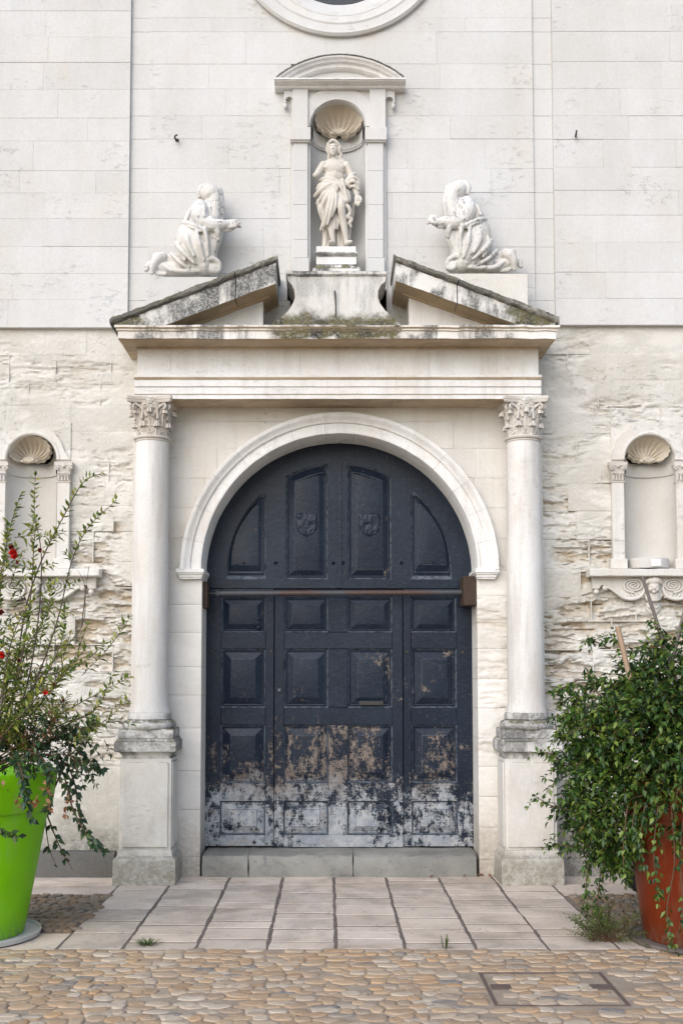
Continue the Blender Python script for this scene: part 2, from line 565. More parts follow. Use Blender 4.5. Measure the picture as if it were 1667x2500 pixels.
M['bud'] = simple('dark_red_bud', (0.22, 0.03, 0.025), 0.5, 0.35, 0.3, 40)
M['saucer'] = simple('grey_saucer', (0.44, 0.44, 0.43), 0.6, 0.35, 0.15)
M['soil'] = simple('dark_soil', (0.06, 0.045, 0.033), 0.95, 0.1, 0.4, 30, 0.01)
M['glass'] = simple('dark_window_glass', (0.02, 0.024, 0.03), 0.15, 0.5, 0.1)
M['mesh'] = simple('window_wire', (0.10, 0.11, 0.125), 0.6, 0.4, 0.2)

def pot_mat(name, col, dirt):
    T = NT(name, 0.5, 0.22)
    z = T.sep()[2]
    sc_ = T.noise(3.0, 5, 0.6)
    c = T.mix(T.step(sc_, 0.3, 0.75), tuple(x * 0.9 for x in col), tuple(min(1, x * 1.06) for x in col))
    lo = T.mul(T.step(z, 0.0, 0.35, 1, 0), T.step(T.noise(60, 4, 0.8), 0.48, 0.66))
    c = T.mix(T.mul(lo, 0.6), c, dirt)
    scuff = T.step(T.noise(34, 3, 0.8, T.mapping((1, 1, 0.4))), 0.68, 0.74)
    c = T.mix(T.mul(scuff, 0.3), c, tuple(min(1, x * 1.5 + 0.06) for x in col))
    dust = T.step(T.noise(7, 5, 0.65, T.mapping((1, 1, 0.25), (4, 4, 4))), 0.48, 0.7)
    c = T.mix(T.mul(dust, 0.16), c, (0.34, 0.34, 0.24))
    spl = T.mul(T.step(z, 0.0, 0.16, 1, 0), T.step(T.noise(24, 5, 0.75), 0.40, 0.6))
    c = T.mix(T.mul(spl, 0.55), c, (0.16, 0.14, 0.10))
    return T.out(c, T.noise(6, 3), 0.003, 0.25, T.math('ADD', 0.34, T.math('MULTIPLY', T.noise(9, 4), 0.25)))
M['green'] = pot_mat('lime_green_plastic', (0.185, 0.50, 0.0005), (0.16, 0.22, 0.06))
M['orange'] = pot_mat('burnt_orange_plastic', (0.19, 0.028, 0.006), (0.16, 0.05, 0.02))

def leaf_mat(name, stops, rough=0.42, trans=0.25):
    T = NT(name, rough, 0.45)
    c = T.ramp(T.rnd(), stops)
    c = T.mix(T.step(T.noise(2.2, 3), 0.4, 0.7), c, T.scale(c, 0.72))
    m = T.out(c)
    tr = T.n('ShaderNodeBsdfTranslucent')
    T.put(tr.inputs['Color'], T.scale(c, 1.3))
    mx = T.n('ShaderNodeMixShader')
    mx.inputs[0].default_value = trans
    T.t.links.new(T.b.outputs[0], mx.inputs[1])
    T.t.links.new(tr.outputs[0], mx.inputs[2])
    T.t.links.new(mx.outputs[0], T.t.nodes['Material Output'].inputs['Surface'])
    return m
M['jasmine'] = leaf_mat('jasmine_leaf', [(0.0, (0.012, 0.034, 0.010)), (0.40, (0.034, 0.085, 0.016)), (0.70, (0.085, 0.165, 0.026)), (0.92, (0.19, 0.26, 0.045))])
M['pomegranate'] = leaf_mat('pomegranate_leaf', [(0.0, (0.05, 0.10, 0.018)), (0.35, (0.13, 0.19, 0.028)), (0.75, (0.26, 0.30, 0.05)), (1.0, (0.40, 0.37, 0.07))])
M['darkleaf'] = leaf_mat('dark_vine_leaf', [(0.0, (0.016, 0.042, 0.020)), (0.6, (0.03, 0.075, 0.03)), (1.0, (0.08, 0.13, 0.03))])
M['dryleaf'] = leaf_mat('dry_brown_leaf', [(0.0, (0.22, 0.09, 0.04)), (0.5, (0.36, 0.17, 0.08)), (1.0, (0.45, 0.28, 0.16))], 0.8)
M['weed'] = leaf_mat('weed_leaf', [(0.0, (0.05, 0.09, 0.02)), (1.0, (0.14, 0.19, 0.05))], 0.6)

def cobble_mat(name='river_cobble', k=1.0):
    T = NT(name, 0.8, 0.3)
    c = T.ramp(T.rnd(), [(0.0, (0.50, 0.31, 0.165)), (0.16, (0.53, 0.38, 0.245)), (0.34, (0.42, 0.265, 0.15)), (0.48, (0.52, 0.415, 0.31)), (0.66, (0.58, 0.49, 0.39)), (0.80, (0.40, 0.265, 0.16)), (0.95, (0.36, 0.285, 0.22)), (0.99, (0.22, 0.21, 0.205))])
    c = T.mix(T.step(T.noise(30, 5, 0.7), 0.4, 0.7, 0, 0.4), c, (0.54, 0.43, 0.31))
    c = T.mix(T.step(T.noise(11, 5, 0.7), 0.50, 0.7, 0, 0.65), c, (0.33, 0.245, 0.18))
    c = T.mix(T.step(T.noise(3.1, 4, 0.6), 0.5, 0.7, 0, 0.4), c, (0.42, 0.31, 0.21))
    c = T.mix(T.step(T.noise(17, 5, 0.75, T.mapping((1, 1, 1), (5, 5, 5))), 0.5, 0.66, 0, 0.6), c, (0.45, 0.375, 0.30))
    return T.out(T.scale(c, k), T.noise(60, 5, 0.7), 0.006, 0.8)
M['cobble'] = cobble_mat('river_cobble', 0.90)
M['pebble'] = cobble_mat('dull_brown_pebble', 0.5)
def mortar_mat(name, a, b):
    T = NT(name)
    c = T.mix(T.step(T.noise(5, 5, 0.65), 0.35, 0.65), a, b)
    c = T.mix(T.step(T.noise(60, 4, 0.75), 0.5, 0.7, 0, 0.6), c, tuple(x * 0.55 for x in a))
    return T.out(c, T.noise(50, 5, 0.75), 0.008, 0.8)
M['mortar'] = mortar_mat('cobble_mortar', (0.40, 0.325, 0.25), (0.31, 0.245, 0.185))
M['joint'] = mortar_mat('dark_joint_filling', (0.15, 0.122, 0.108), (0.19, 0.16, 0.14))
M['soilmortar'] = mortar_mat('dirty_mortar', (0.20, 0.165, 0.13), (0.26, 0.215, 0.17))
M['cement'] = mortar_mat('grey_cement', (0.30, 0.285, 0.265), (0.36, 0.335, 0.30))

def door_mat():
    T = NT('weathered_blue_black_paint', 0.6, 0.22)
    px = T.sep()
    z = px[2]
    paint = T.mix(T.step(T.noise(2.5, 4), 0.35, 0.7), (0.007, 0.0125, 0.025), (0.013, 0.021, 0.036))
    paint = T.mix(T.step(T.noise(38, 5, 0.8, T.mapping((0.7, 1, 1.6))), 0.5, 0.72, 0, 0.5), paint, (0.055, 0.070, 0.095))
    grain = T.noise(75, 5, 0.75, T.mapping((1.6, 1, 0.4)))
    grainh = T.noise(60, 5, 0.75, T.mapping((0.4, 1, 1.5), (4, 0, 2)))
    patch = T.noise(4.2, 5, 0.65)
    wood = T.mix(T.noise(20, 5, 0.6, T.mapping((4, 1, 0.4))), (0.13, 0.102, 0.085), (0.25, 0.21, 0.18))
    pale = T.mix(T.step(T.noise(13, 6, 0.75), 0.35, 0.7), (0.24, 0.265, 0.30), (0.42, 0.43, 0.44))
    pale = T.mix(T.step(T.noise(6, 5, 0.7, T.mapping((1, 1, 2), (2, 2, 9))), 0.52, 0.68, 0, 0.7), pale, (0.31, 0.27, 0.23))
    bare = T.mix(T.step(T.math('ADD', z, T.math('MULTIPLY', T.noise(5, 4), 0.6)), 0.80, 1.15, 1, 0), wood, pale)
    # less and less paint towards the foot of the door, where rain splashes
    g = T.n('ShaderNodeValToRGB')
    cr = g.color_ramp
    for _ in range(4):
        cr.elements.new(0.5)
    for e, (p, v) in zip(cr.elements, [(0.05, 0.54), (0.19, 0.525), (0.27, 0.47), (0.34, 0.415), (0.48, 0.375), (0.95, 0.345)]):
        e.position = p
        e.color = (v, v, v, 1)
    T.put(g.inputs[0], T.math('MULTIPLY', z, 0.42))
    thr = T.math('ADD', g.outputs[0], T.math('MULTIPLY', T.math('SUBTRACT', patch, 0.5), 0.46))
    thr = T.math('ADD', thr, T.n('ShaderNodeAttribute', attribute_type='OBJECT', attribute_name='peel').outputs['Fac'])
    flake = T.noise(21, 4, 0.62, T.mapping((1.2, 1, 0.6), (1, 0, 6)))
    gm = T.math('ADD', T.math('ADD', T.math('MULTIPLY', grain, 0.40), T.math('MULTIPLY', grainh, 0.27)), T.math('MULTIPLY', flake, 0.33))
    d = T.math('SUBTRACT', thr, gm)
    peel = T.step(d, -0.035, 0.025)
    col = T.mix(peel, paint, bare)
    h = T.math('ADD', T.math('MULTIPLY', peel, -0.5), T.math('MULTIPLY', T.noise(24, 6, 0.75), 0.8))
    return T.out(col, h, 0.005, 0.75, T.math('ADD', 0.30, T.math('MULTIPLY', peel, 0.5)))
M['door'] = door_mat()
def pipe_mat():
    T = NT('rusty_steel_pipe', 0.55, 0.4)
    m = T.step(T.noise(2.2, 4, 0.6, T.mapping((1, 1, 1), (1.3, 0, 0))), 0.42, 0.6)
    c = T.mix(m, (0.05, 0.055, 0.065), (0.065, 0.036, 0.028))
    c = T.mix(T.step(T.noise(40, 4, 0.7), 0.55, 0.7, 0, 0.6), c, (0.11, 0.07, 0.05))
    return T.out(c, T.noise(60, 4), 0.001, 0.5)
M['pipe'] = pipe_mat()
M['frame'] = simple('rusted_frame_steel', (0.13, 0.095, 0.08), 0.8, 0.3, 0.3, 20)
def edge_mat():  # paler mottled colour painted in as the highlights along the panel mouldings
    T = NT('highlight_paint_edge', 0.45, 0.4)
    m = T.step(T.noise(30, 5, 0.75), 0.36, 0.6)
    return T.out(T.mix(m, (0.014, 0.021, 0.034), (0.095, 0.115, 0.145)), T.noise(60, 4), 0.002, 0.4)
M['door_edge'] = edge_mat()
M['yellowleaf'] = leaf_mat('yellowing_leaf', [(0.0, (0.16, 0.12, 0.03)), (0.5, (0.30, 0.25, 0.05)), (1.0, (0.26, 0.13, 0.06))], 0.7)

# ================================================================== ground (setting)
def sheet(name, x0, x1, y0, y1, z, mat, kind='structure'):
    return mk(name, [(x0, y0, z), (x1, y0, z), (x1, y1, z), (x0, y1, z)], [(0, 1, 2, 3)], mat, kind=kind)
ground = sheet('ground', -60, 60, -70, 8, -0.03, M['mortar'])

# ================================================================== facade wall
YO, YS, YC = -0.03, 0.0, -0.012            # outer bays, narrow strips, centre bay
YB = 0.22
xsL0, xsL1 = Xp(299, 370, 0), Xp(342, 370, 0)
xsR0, xsR1 = Xp(1224, 370, 0), Xp(1269, 370, 0)
XMIN, XMAX = -4.3, 4.3
ZTOP = 9.0
facade = thing('church_wall', 'pale limestone church front wall of coursed blocks, smooth above and eroded below', 'wall', (0, 0.3, 0))
OCX, OCZ, OCR = Xp(780, 60, 0), Zp(85, -0.03) + 0.905, 0.84

def courses(ys, Y, top=ZTOP):
    zs = sorted(Zp(y, Y) for y in ys)
    while zs[-1] < top:
        zs.append(zs[-1] + random.uniform(0.19, 0.24))
    return zs
GAP = 0.0009
def wall_rows(x0, x1, zs, Y, mat, wmin=0.5, wmax=1.1, skip=None, circle=None):
    for z0, z1 in zip(zs[:-1], zs[1:]):
        xs = [x0]
        x = x0 + random.uniform(0.25, wmax)
        while x < x1 - 0.22:
            xs.append(x)
            x += random.uniform(wmin, wmax)
        xs.append(x1)
        for a, b in zip(xs[:-1], xs[1:]):
            parts = [(a, b)]
            if skip and z1 > skip[2] + 0.01 and z0 < skip[3] - 0.01:
                parts = []
                if a < skip[0]:
                    parts.append((a, min(b, skip[0])))
                if b > skip[1]:
                    parts.append((max(a, skip[1]), b))
            for p, q in parts:
                if q - p < 0.03:
                    continue
                poly = None
                if circle:
                    cx, cz, r = circle
                    far = max(math.hypot(max(abs(p - cx), abs(q - cx)) if False else 0, 0), 0)
                    nx_, nz_ = min(max(cx, p), q), min(max(cz, z0), z1)
                    if math.hypot(nx_ - cx, nz_ - cz) < r:
                        poly = clip_circle(p, q, z0, z1, cx, cz, r)
                if poly is None:
                    yy = Y + random.uniform(-0.0018, 0.0018)
                    MB().blk(p + 0.0003, q - 0.0003, z0 + GAP / 2, z1 - GAP / 2, yy, YB, 0.0013, 0.0008, 0.0004).mk('stone_block', mat, facade)
                else:
                    for pg in poly:
                        if len(pg) > 2:
                            MB().prism(pg, Y, YB).mk('stone_block', mat, facade)
def clip_circle(p, q, z0, z1, cx, cz, r):
    """the pieces of a rectangle that lie outside a circle, left and right"""
    g = GAP / 2
    p, q, z0, z1 = p + g, q - g, z0 + g, z1 - g
    out = []
    N = 10
    zz = [z0 + (z1 - z0) * i / N for i in range(N + 1)]
    def half(z):
        d = r * r - (z - cz) ** 2
        return math.sqrt(d) if d > 0 else 0.0
    zb = None
    if z0 < cz - r < z1:
        zb = cz - r
    if z0 < cz + r < z1:
        zb = cz + r
    if zb is not None:
        # circle's foot (or head) pokes into this course
        lowside = zb == cz - r
        pts = []
        zt = z1 if lowside else z0
        h = half(zt)
        M_ = 16
        arcp = []
        for i in range(M_ + 1):
            x = min(max(cx - h + 2 * h * i / M_, p), q)
            dz = math.sqrt(max(r * r - (x - cx) ** 2, 0))
            arcp.append((x, cz - dz if lowside else cz + dz))
        zo = z0 if lowside else z1
        poly = [(p, zo), (q, zo)]
        if q > cx + h + 1e-4:
            poly.append((q, zt))
        seen = []
        for a in reversed(arcp):
            if not seen or abs(a[0] - seen[-1][0]) > 1e-4:
                seen.append(a)
        poly += seen
        if p < cx - h - 1e-4:
            poly.append((p, zt))
        return [poly]
    lp = [(min(cx - half(z), q), z) for z in zz]
    if all(x > p + 0.004 for x, z in lp):
        out.append([(p, z0)] + lp + [(p, z1)])
    rp = [(max(cx + half(z), p), z) for z in zz]
    if all(x < q - 0.004 for x, z in rp):
        out.append([(q, z1)] + [a for a in reversed(rp)] + [(q, z0)])
    return out

ysL = [752, 688, 628, 566, 502, 443, 392, 324, 271, 205, 143, 85, 25]
ysC = [760, 690, 628, 567, 502, 442, 387, 319, 266, 204, 147, 73, 41]
ysR = [746, 685, 625, 556, 494, 437, 384, 320, 266, 203, 141, 72, 12]
wall_rows(XMIN, xsL0, courses(ysL, YO), YO, M['wall'])
wall_rows(xsR1, XMAX, courses(ysR, YO), YO, M['wall'])
ae = (Xp(668, 400, 0), Xp(886, 400, 0), Zp(760, 0), Zp(186, 0))       # opening taken up by the niche surround
wall_rows(xsL1, xsR0, courses(ysC, YC), YC, M['wall'], skip=ae, circle=(OCX, OCZ, OCR))
for a, b, ys in ((xsL0, xsL1, ysC), (xsR0, xsR1, ysC)):
    zs = courses(ys, YS)
    for z0, z1 in zip(zs[:-1], zs[1:]):
        MB().blk(a, b, z0 + 0.0008, z1 - 0.0008, YS + 0.004, YB, 0.0015, 0.0005).mk('pilaster_block', M['strip'], facade)

# ---- eroded lower courses
def ero_field(x, z, bias=0.6):
    wz = z + 0.05 * noise.noise(Vector((x * 1.7, z * 2.0, 3.1)))
    s = noise.fractal(Vector((x * 2.0, wz * 9.5, 1.3)), 0.9, 2.1, 4)
    s2 = noise.fractal(Vector((x * 5.0 + 9, wz * 24, 7.7)), 0.8, 2.0, 3)
    s3 = noise.noise(Vector((x * 17 + 4, wz * 42, 2.7)))
    pt = noise.fractal(Vector((x * 1.5 + 3, z * 2.4, 6.1)), 0.9, 2.0, 2)
    pt = min(max((pt + 0.30 + 0.6 * (bias - 0.7)) / 0.30, 0.0), 1.0)
    pt = pt * pt * (3 - 2 * pt)
    a = min(max((s - 0.02) / 0.16, 0.0), 1.0)
    a = a * a * (3 - 2 * a)
    b = min(max((s2 - 0.03) / 0.2, 0.0), 1.0)
    b = b * b * (3 - 2 * b)
    return pt * (0.48 * a + 0.34 * b + 0.26 * abs(s3))
def severity(x, z):
    zz = [(0.0, 0.25), (0.7, 0.22), (1.1, 0.7), (1.35, 1.1), (2.2, 1.1), (2.6, 0.85), (3.0, 0.7), (3.3, 0.4), (4.5, 0.25)]
    v = zz[-1][1]
    for (a, va), (b, vb) in zip(zz[:-1], zz[1:]):
        if a <= z <= b:
            v = va + (vb - va) * (z - a) / (b - a)
            break
    return v
def eroded(name, x0, x1, z0, z1, yf, mat, parent, amt=1.0, depth=0.055, step=0.010, yb=0.2, sev=severity, tiny=0.004, edge=0.008):
    nx = max(3, int((x1 - x0) / step))
    nzn = max(3, int((z1 - z0) / step))
    vs, fs, at = [], [], []
    for j in range(nzn + 1):
        z = z0 + (z1 - z0) * j / nzn
        for i in range(nx + 1):
            x = x0 + (x1 - x0) * i / nx
            sv = sev(x, z)
            e = ero_field(x, z, sv * min(amt, 1.0)) * sv * amt
            d = e * depth + tiny * noise.noise(Vector((x * 30, z * 42, 2.2))) + tiny * 0.6 * noise.noise(Vector((x * 70, z * 75, 5.2)))
            m = min(x - x0, x1 - x, z - z0, z1 - z)
            if m < 0.012:
                d += edge * (1 - m / 0.012)
            vs.append((x, yf + d, z))
            at.append(min(e, 1.0))
    W = nx + 1
    for j in range(nzn):
        for i in range(nx):
            fs.append((j * W + i, j * W + i + 1, (j + 1) * W + i + 1, (j + 1) * W + i))
    loop = [i for i in range(W)] + [j * W + nx for j in range(1, nzn + 1)] + [nzn * W + i for i in range(nx - 1, -1, -1)] + [j * W for j in range(nzn - 1, 0, -1)]
    b = len(vs)
    for k in loop:
        vs.append((vs[k][0], yb, vs[k][2]))
        at.append(0)
    n = len(loop)
    for k in range(n):
        fs.append((loop[(k + 1) % n], loop[k], b + k, b + (k + 1) % n))
    o = mk(name, vs, fs, mat, parent, ang=60)
    a = o.data.attributes.new('ero', 'FLOAT', 'POINT')
    a.data.foreach_set('value', at)
    return o
NCX_L, NCX_R = 72, 1493
YL = 0.018
mort = MB()
def lower_wall(x0, x1, ys, ncx, fx):
    zs = sorted(Zp(y, YL) for y in ys)
    zs[0] = -0.03
    nx0, nx1 = Xp(ncx - 88, 1150, YL), Xp(ncx + 88, 1150, YL)
    nz0, nz1 = Zp(1306, YL), Zp(972, YL)
    for z0, z1 in zip(zs[:-1], zs[1:]):
        xs = [x0]
        x = x0 + random.uniform(0.2, 0.6)
        while x < x1 - 0.15:
            xs.append(x)
            x += random.uniform(0.32, 0.75)
        xs.append(x1)
        cuts = list(xs)
        nich = z1 > nz0 + 0.02 and z0 < nz1 - 0.02
        # courses that meet the niche stop at its jambs, top and sill
        segs = []
        for a, b in zip(xs[:-1], xs[1:]):
            if not nich:
                segs.append((a, b, z0, z1))
                continue
            if a < nx0:
                segs.append((a, min(b, nx0), z0, z1))
            if b > nx1:
                segs.append((max(a, nx1), b, z0, z1))
            lo, hi = max(a, nx0), min(b, nx1)
            if hi > lo:
                if z0 < nz0 - 0.02:
                    segs.append((lo, hi, z0, nz0))
                if z1 > nz1 + 0.02:
                    segs.append((lo, hi, nz1, z1))
        for a, b, c, d in segs:
            if b - a < 0.02:
                continue
            amt = random.choice([0.3, 0.75, 0.9, 1.0, 1.1, 1.2])
            zm = (c + d) / 2
            far = (b < Xp(-60, 1500, 0)) or (a > Xp(1640, 1500, 0))
            sm = zm > 2.95 or zm < 1.05
            eroded('eroded_block', a + (0.0006 if sm else 0.0015), b - (0.0006 if sm else 0.0015), c + (0.0006 if sm else 0.0015), d - (0.0006 if sm else 0.0015), YL + random.uniform(-0.002, 0.002) * (1 if sm else 2), M['lower'], facade, amt, depth=0.07, step=0.03 if far else 0.0082, tiny=0.0018 if sm else 0.0035, edge=0.0010 if sm else 0.002)
            mort.box(b - 0.004, b + 0.004, YL + (0.001 if zm > 3 or zm < 1 else 0.004), YL + 0.1, c, d)
        if not nich:
            mort.box(x0, x1, YL + (0.0015 if z1 > 3 or z1 < 1 else 0.0045), YL + 0.1, z1 - 0.004, z1 + 0.004)
ysLL = [752, 815, 880, 930, 990, 1050, 1105, 1160, 1220, 1290, 1350, 1415, 1480, 1545, 1615, 1690, 1765, 1850, 1930, 2012]
ysLR = [746, 812, 872, 935, 995, 1054, 1111, 1173, 1239, 1305, 1370, 1426, 1492, 1565, 1630, 1700, 1770, 1850, 1930, 2012]
xcolL, xcolR = Xp(303, 1400, 0), Xp(1249, 1400, 0)
lower_wall(XMIN, xcolL, ysLL, NCX_L, 0)
lower_wall(xcolR, XMAX, ysLR, NCX_R, 1)
mort.mk('mortar', M['lower'], facade)
# the mass of the wall behind the facing stones
core = MB()
core.box(XMIN, XMAX, 0.62, 0.9, -0.05, ZTOP)
core.box(XMIN, XMAX, YB, 0.62, ZTOP - 0.1, ZTOP)
core.box(XMIN - 0.1, XMIN, 0.1, 0.9, -0.05, ZTOP)
core.box(XMAX, XMAX + 0.1, 0.1, 0.9, -0.05, ZTOP)
core.mk('wall_core', M['core'], facade)

# dark rendered plinth at the foot of the left wall
x0, x1, z0, z1 = R(-260, 1957, 263, 2014, -0.06)
kb = MB()
kb.sweepx([(0.1, -0.02), (-0.06, -0.02), (-0.062, z1 - 0.025), (-0.045, z1), (0.1, z1 + 0.01)], x0, x1, 30)
kb.jit(0.004, 7)
tag(kb.mk('plinth_kerb', M['kerb']), 'dark grey rendered kerb along the foot of the wall behind the green planter', 'kerb')

# ================================================================== round window
oc = thing('round_window', 'round window with stepped stone rings and dark wire mesh above the niche', 'window', (OCX, 0, OCZ))
rings = [
    ('moulding_ring', [(0.905, 0.02), (0.905, -0.045), (0.885, -0.06), (0.868, -0.055), (0.862, -0.035), (0.80, -0.03), (0.80, 0.1), (0.85, 0.1)]),
    ('moulding_ring', [(0.799, 0.1), (0.799, -0.028), (0.785, -0.035), (0.77, -0.03), (0.76, 0.0), (0.75, 0.02), (0.69, 0.03), (0.69, 0.16), (0.75, 0.16)]),
    ('moulding_ring', [(0.689, 0.16), (0.689, 0.028), (0.682, 0.03), (0.60, 0.075), (0.535, 0.13), (0.53, 0.30), (0.60, 0.30)]),
]
for nm, pr in rings:
    b = MB().arc(pr, OCX, OCZ, 0, 2 * math.pi, 96, ends=False, close=True)
    b.jit(0.002, 11)
    b.mk(nm, M['wall'], oc)
g = MB()
g.arc([(0.0001, 0.30), (0.63, 0.30), (0.63, 0.31), (0.0001, 0.31)], OCX, OCZ, 0, 2 * math.pi, 64, ends=False, close=True)
g.mk('glass_pane', M['glass'], oc)
g = MB()
g.arc([(0.545, 0.28), (0.545, 0.262), (0.52, 0.262), (0.52, 0.28)], OCX, OCZ, 0, 2 * math.pi, 64, ends=False, close=True)
g.mk('iron_frame', M['iron'], oc)
g = MB()
k = -0.53
while k < 0.53:
    h = math.sqrt(max(0.53 ** 2 - k * k, 0))
    g.box(OCX + k, OCX + k + 0.004, 0.268, 0.271, OCZ - h, OCZ + h)
    g.box(OCX - h, OCX + h, 0.2715, 0.2745, OCZ + k, OCZ + k + 0.004)
    k += 0.0125
g.mk('wire_mesh', M['mesh'], oc, flat=True)

# ================================================================== doorway surround
XL, XR = Xp(462, 1600, 0), Xp(1097, 1600, 0)
AX, AZ = (XL + XR) / 2, Zp(1309, -0.03)
RIN = (XR - XL) / 2
ROUT = RIN + 0.168
surround = thing('doorway_surround', 'pale stone round arched doorway surround with moulded archivolt and jamb blocks', 'doorway', (AX, 0.1, 0))
prof = [(RIN, 0.40), (RIN, -0.022), (RIN + 0.006, -0.034), (RIN + 0.022, -0.036), (RIN + 0.025, -0.026), (RIN + 0.088, -0.026), (RIN + 0.091, -0.045), (RIN + 0.106, -0.05),
        (RIN + 0.118, -0.058), (RIN + 0.135, -0.075), (RIN + 0.140, -0.078), (RIN + 0.166, -0.078), (ROUT, -0.07), (ROUT, 0.05), (RIN + 0.1, 0.40)]
nv = 15
cuts = [math.pi * i / nv for i in range(nv + 1)]
for i in range(1, nv):
    cuts[i] += random.uniform(-0.025, 0.025)
for i in range(nv):
    g = 0.0006
    b = MB().arc(prof, AX, AZ, cuts[i] + g, cuts[i + 1] - g, 7, ends=True, close=True)
    b.jit(0.0022, 13, i * 0.01)
    b.mk('voussoir', M['portal'], surround, ang=32)
# spandrel stones round the arch
sp0, sp1 = xcolL - 0.0, xcolR + 0.0
ysS = [1309, 1236, 1166, 1098, 1030, 968, 905]
zs = sorted(Zp(y, 0) for y in ysS)
for z0, z1 in zip(zs[:-1], zs[1:]):
    for side in (0, 1):
        edges = [sp0, AX] if side == 0 else [AX, sp1]
        cutx = random.uniform(0.45, 0.85)
        mid = edges[0] + cutx if side == 0 else edges[1] - cutx
        for p, q in ((edges[0], mid), (mid, edges[1])):
            nxx, nzz = min(max(AX, p), q), min(max(AZ, z0), z1)
            r = ROUT - 0.006
            if math.hypot(nxx - AX, nzz - AZ) < r:
                # clip against the arch from above
                N = 12
                g = 0.0012
                up = z1 - g
                pts = []
                for i in range(N + 1):
                    x = p + g + (q - p - 2 * g) * i / N
                    dd = r * r - (x - AX) ** 2
                    za = max(AZ + math.sqrt(dd) if dd > 0 else z0, z0 + g)
                    pts.append((x, min(za, up)))
                if all(a[1] >= up - 1e-5 for a in pts):
                    continue
                # keep only the stretch where stone remains
                keep = [a for a in pts if a[1] < up - 1e-5]
                h = math.sqrt(max(r * r - (up - AZ) ** 2, 0))
                if side == 0:
                    endx = min(q - g, AX - h) if h > 0 else q - g
                    if endx > keep[-1][0] + 1e-4 and endx < q - g:
                        keep.append((endx, up))
                    poly = keep + [(keep[-1][0], up)] * (1 if keep[-1][1] < up - 1e-5 else 0) + [(keep[0][0], up)]
                else:
                    stx = max(p + g, AX + h) if h > 0 else p + g
                    if stx < keep[0][0] - 1e-4 and stx > p + g:
                        keep.insert(0, (stx, up))
                    poly = keep + [(keep[-1][0], up)] + ([(keep[0][0], up)] if keep[0][1] < up - 1e-5 else [])
                if len(poly) > 2:
                    MB().prism(poly, 0.0, 0.2).mk('spandrel_stone', M['spandrel'], surround)
            else:
                eroded('spandrel_stone', p + 0.001, q - 0.001, z0 + 0.001, z1 - 0.001, 0.0, M['spandrel'], surround, 1.0, depth=0.012, step=0.015,
                       sev=lambda x, z: 0.7 if x < AX - 0.9 else 0.4, tiny=0.0015, edge=0.003)
bk_t = Zp(745, 0.0)
poly = [(sp0, AZ), (sp0, bk_t), (sp1, bk_t), (sp1, AZ)] + [(AX + (ROUT - 0.03) * math.cos(math.pi * i / 40), AZ + (ROUT - 0.03) * math.sin(math.pi * i / 40)) for i in range(41)]
MB().prism(poly, 0.006, 0.21).mk('spandrel_backing', M['spandrel'], surround)
# jamb blocks
jl = [1309, 1388, 1452, 1531, 1596, 1672, 1770, 1859, 1968, 2014]
jr = [1309, 1368, 1430, 1489, 1559, 1626, 1695, 1760, 1830, 1900, 1975, 2014]
zl = sorted(Zp(y, 0) for y in jl); zl[0] = -0.02
zr = sorted(Zp(y, 0) for y in jr); zr[0] = -0.02
for z0, z1 in zip(zl[:-1], zl[1:]):
    eroded('jamb_block', sp0, XL, z0 + 0.001, z1 - 0.001, random.uniform(-0.002, 0.002), M['jamb'], surround, 0.25, depth=0.012, step=0.016, yb=0.42, tiny=0.0012, edge=0.003)
for z0, z1 in zip(zr[:-1], zr[1:]):
    eroded('jamb_block', XR, sp1, z0 + 0.001, z1 - 0.001, random.uniform(-0.003, 0.003), M['jamb'], surround, 1.0, depth=0.018, step=0.010, yb=0.42,
           sev=lambda x, z: 0.9 if 0.95 < z < 2.2 else 0.3, tiny=0.0022, edge=0.003)
# imposts
for side in (0, 1):
    if side == 0:
        x0, x1 = Xp(404, 1318, -0.06), XL + 0.022
    else:
        x0, x1 = XR - 0.022, Xp(1146, 1318, -0.06)
    z1, z0 = Zp(1306, -0.07), Zp(1330, -0.03)
    H = z1 - z0
    b = MB()
    for i, (fz0, fz1, o) in enumerate([(0.62, 1.0, 0.0), (0.45, 0.62, 0.010), (0.2, 0.45, 0.020), (0.0, 0.2, 0.028)]):
        a0 = x0 + o
        a1 = x1 - o * 0.7
        if side:
            a0, a1 = x0 + o * 0.7, x1 - o
        b.box(a0, a1, -0.072 + o, 0.41, z0 + H * fz0 - (0.001 if i < 3 else 0), z0 + H * fz1)
    b.jit(0.003, 16)
    bevel(b.mk('impost', M['portal'], surround), 0.003, 2)

# threshold
x0, x1, z0, z1 = R(466, 1966, 1096, 2014, -0.03)
TH = z1
th = thing('door_step', 'worn grey stone threshold step under the dark double door', 'step', ((x0 + x1) / 2, 0, 0))
prof = [(0.5, -0.03), (-0.045, -0.03), (-0.04, z1 * 0.45), (-0.03, z1 - 0.03), (-0.012, z1 - 0.004), (0.10, z1 + 0.004), (0.5, z1 + 0.006)]
cuts_ = [x0, x0 + 0.36, x0 + 1.18, x1]
for i in range(3):
    b = MB().sweepx(prof, cuts_[i] + 0.002, cuts_[i + 1] - 0.002, 34)
    b.jit(0.012, 5, i * 3.0)
    b.jit(0.006, 17, i)
    b.mk('step_stone', M['step'], th, ang=50)

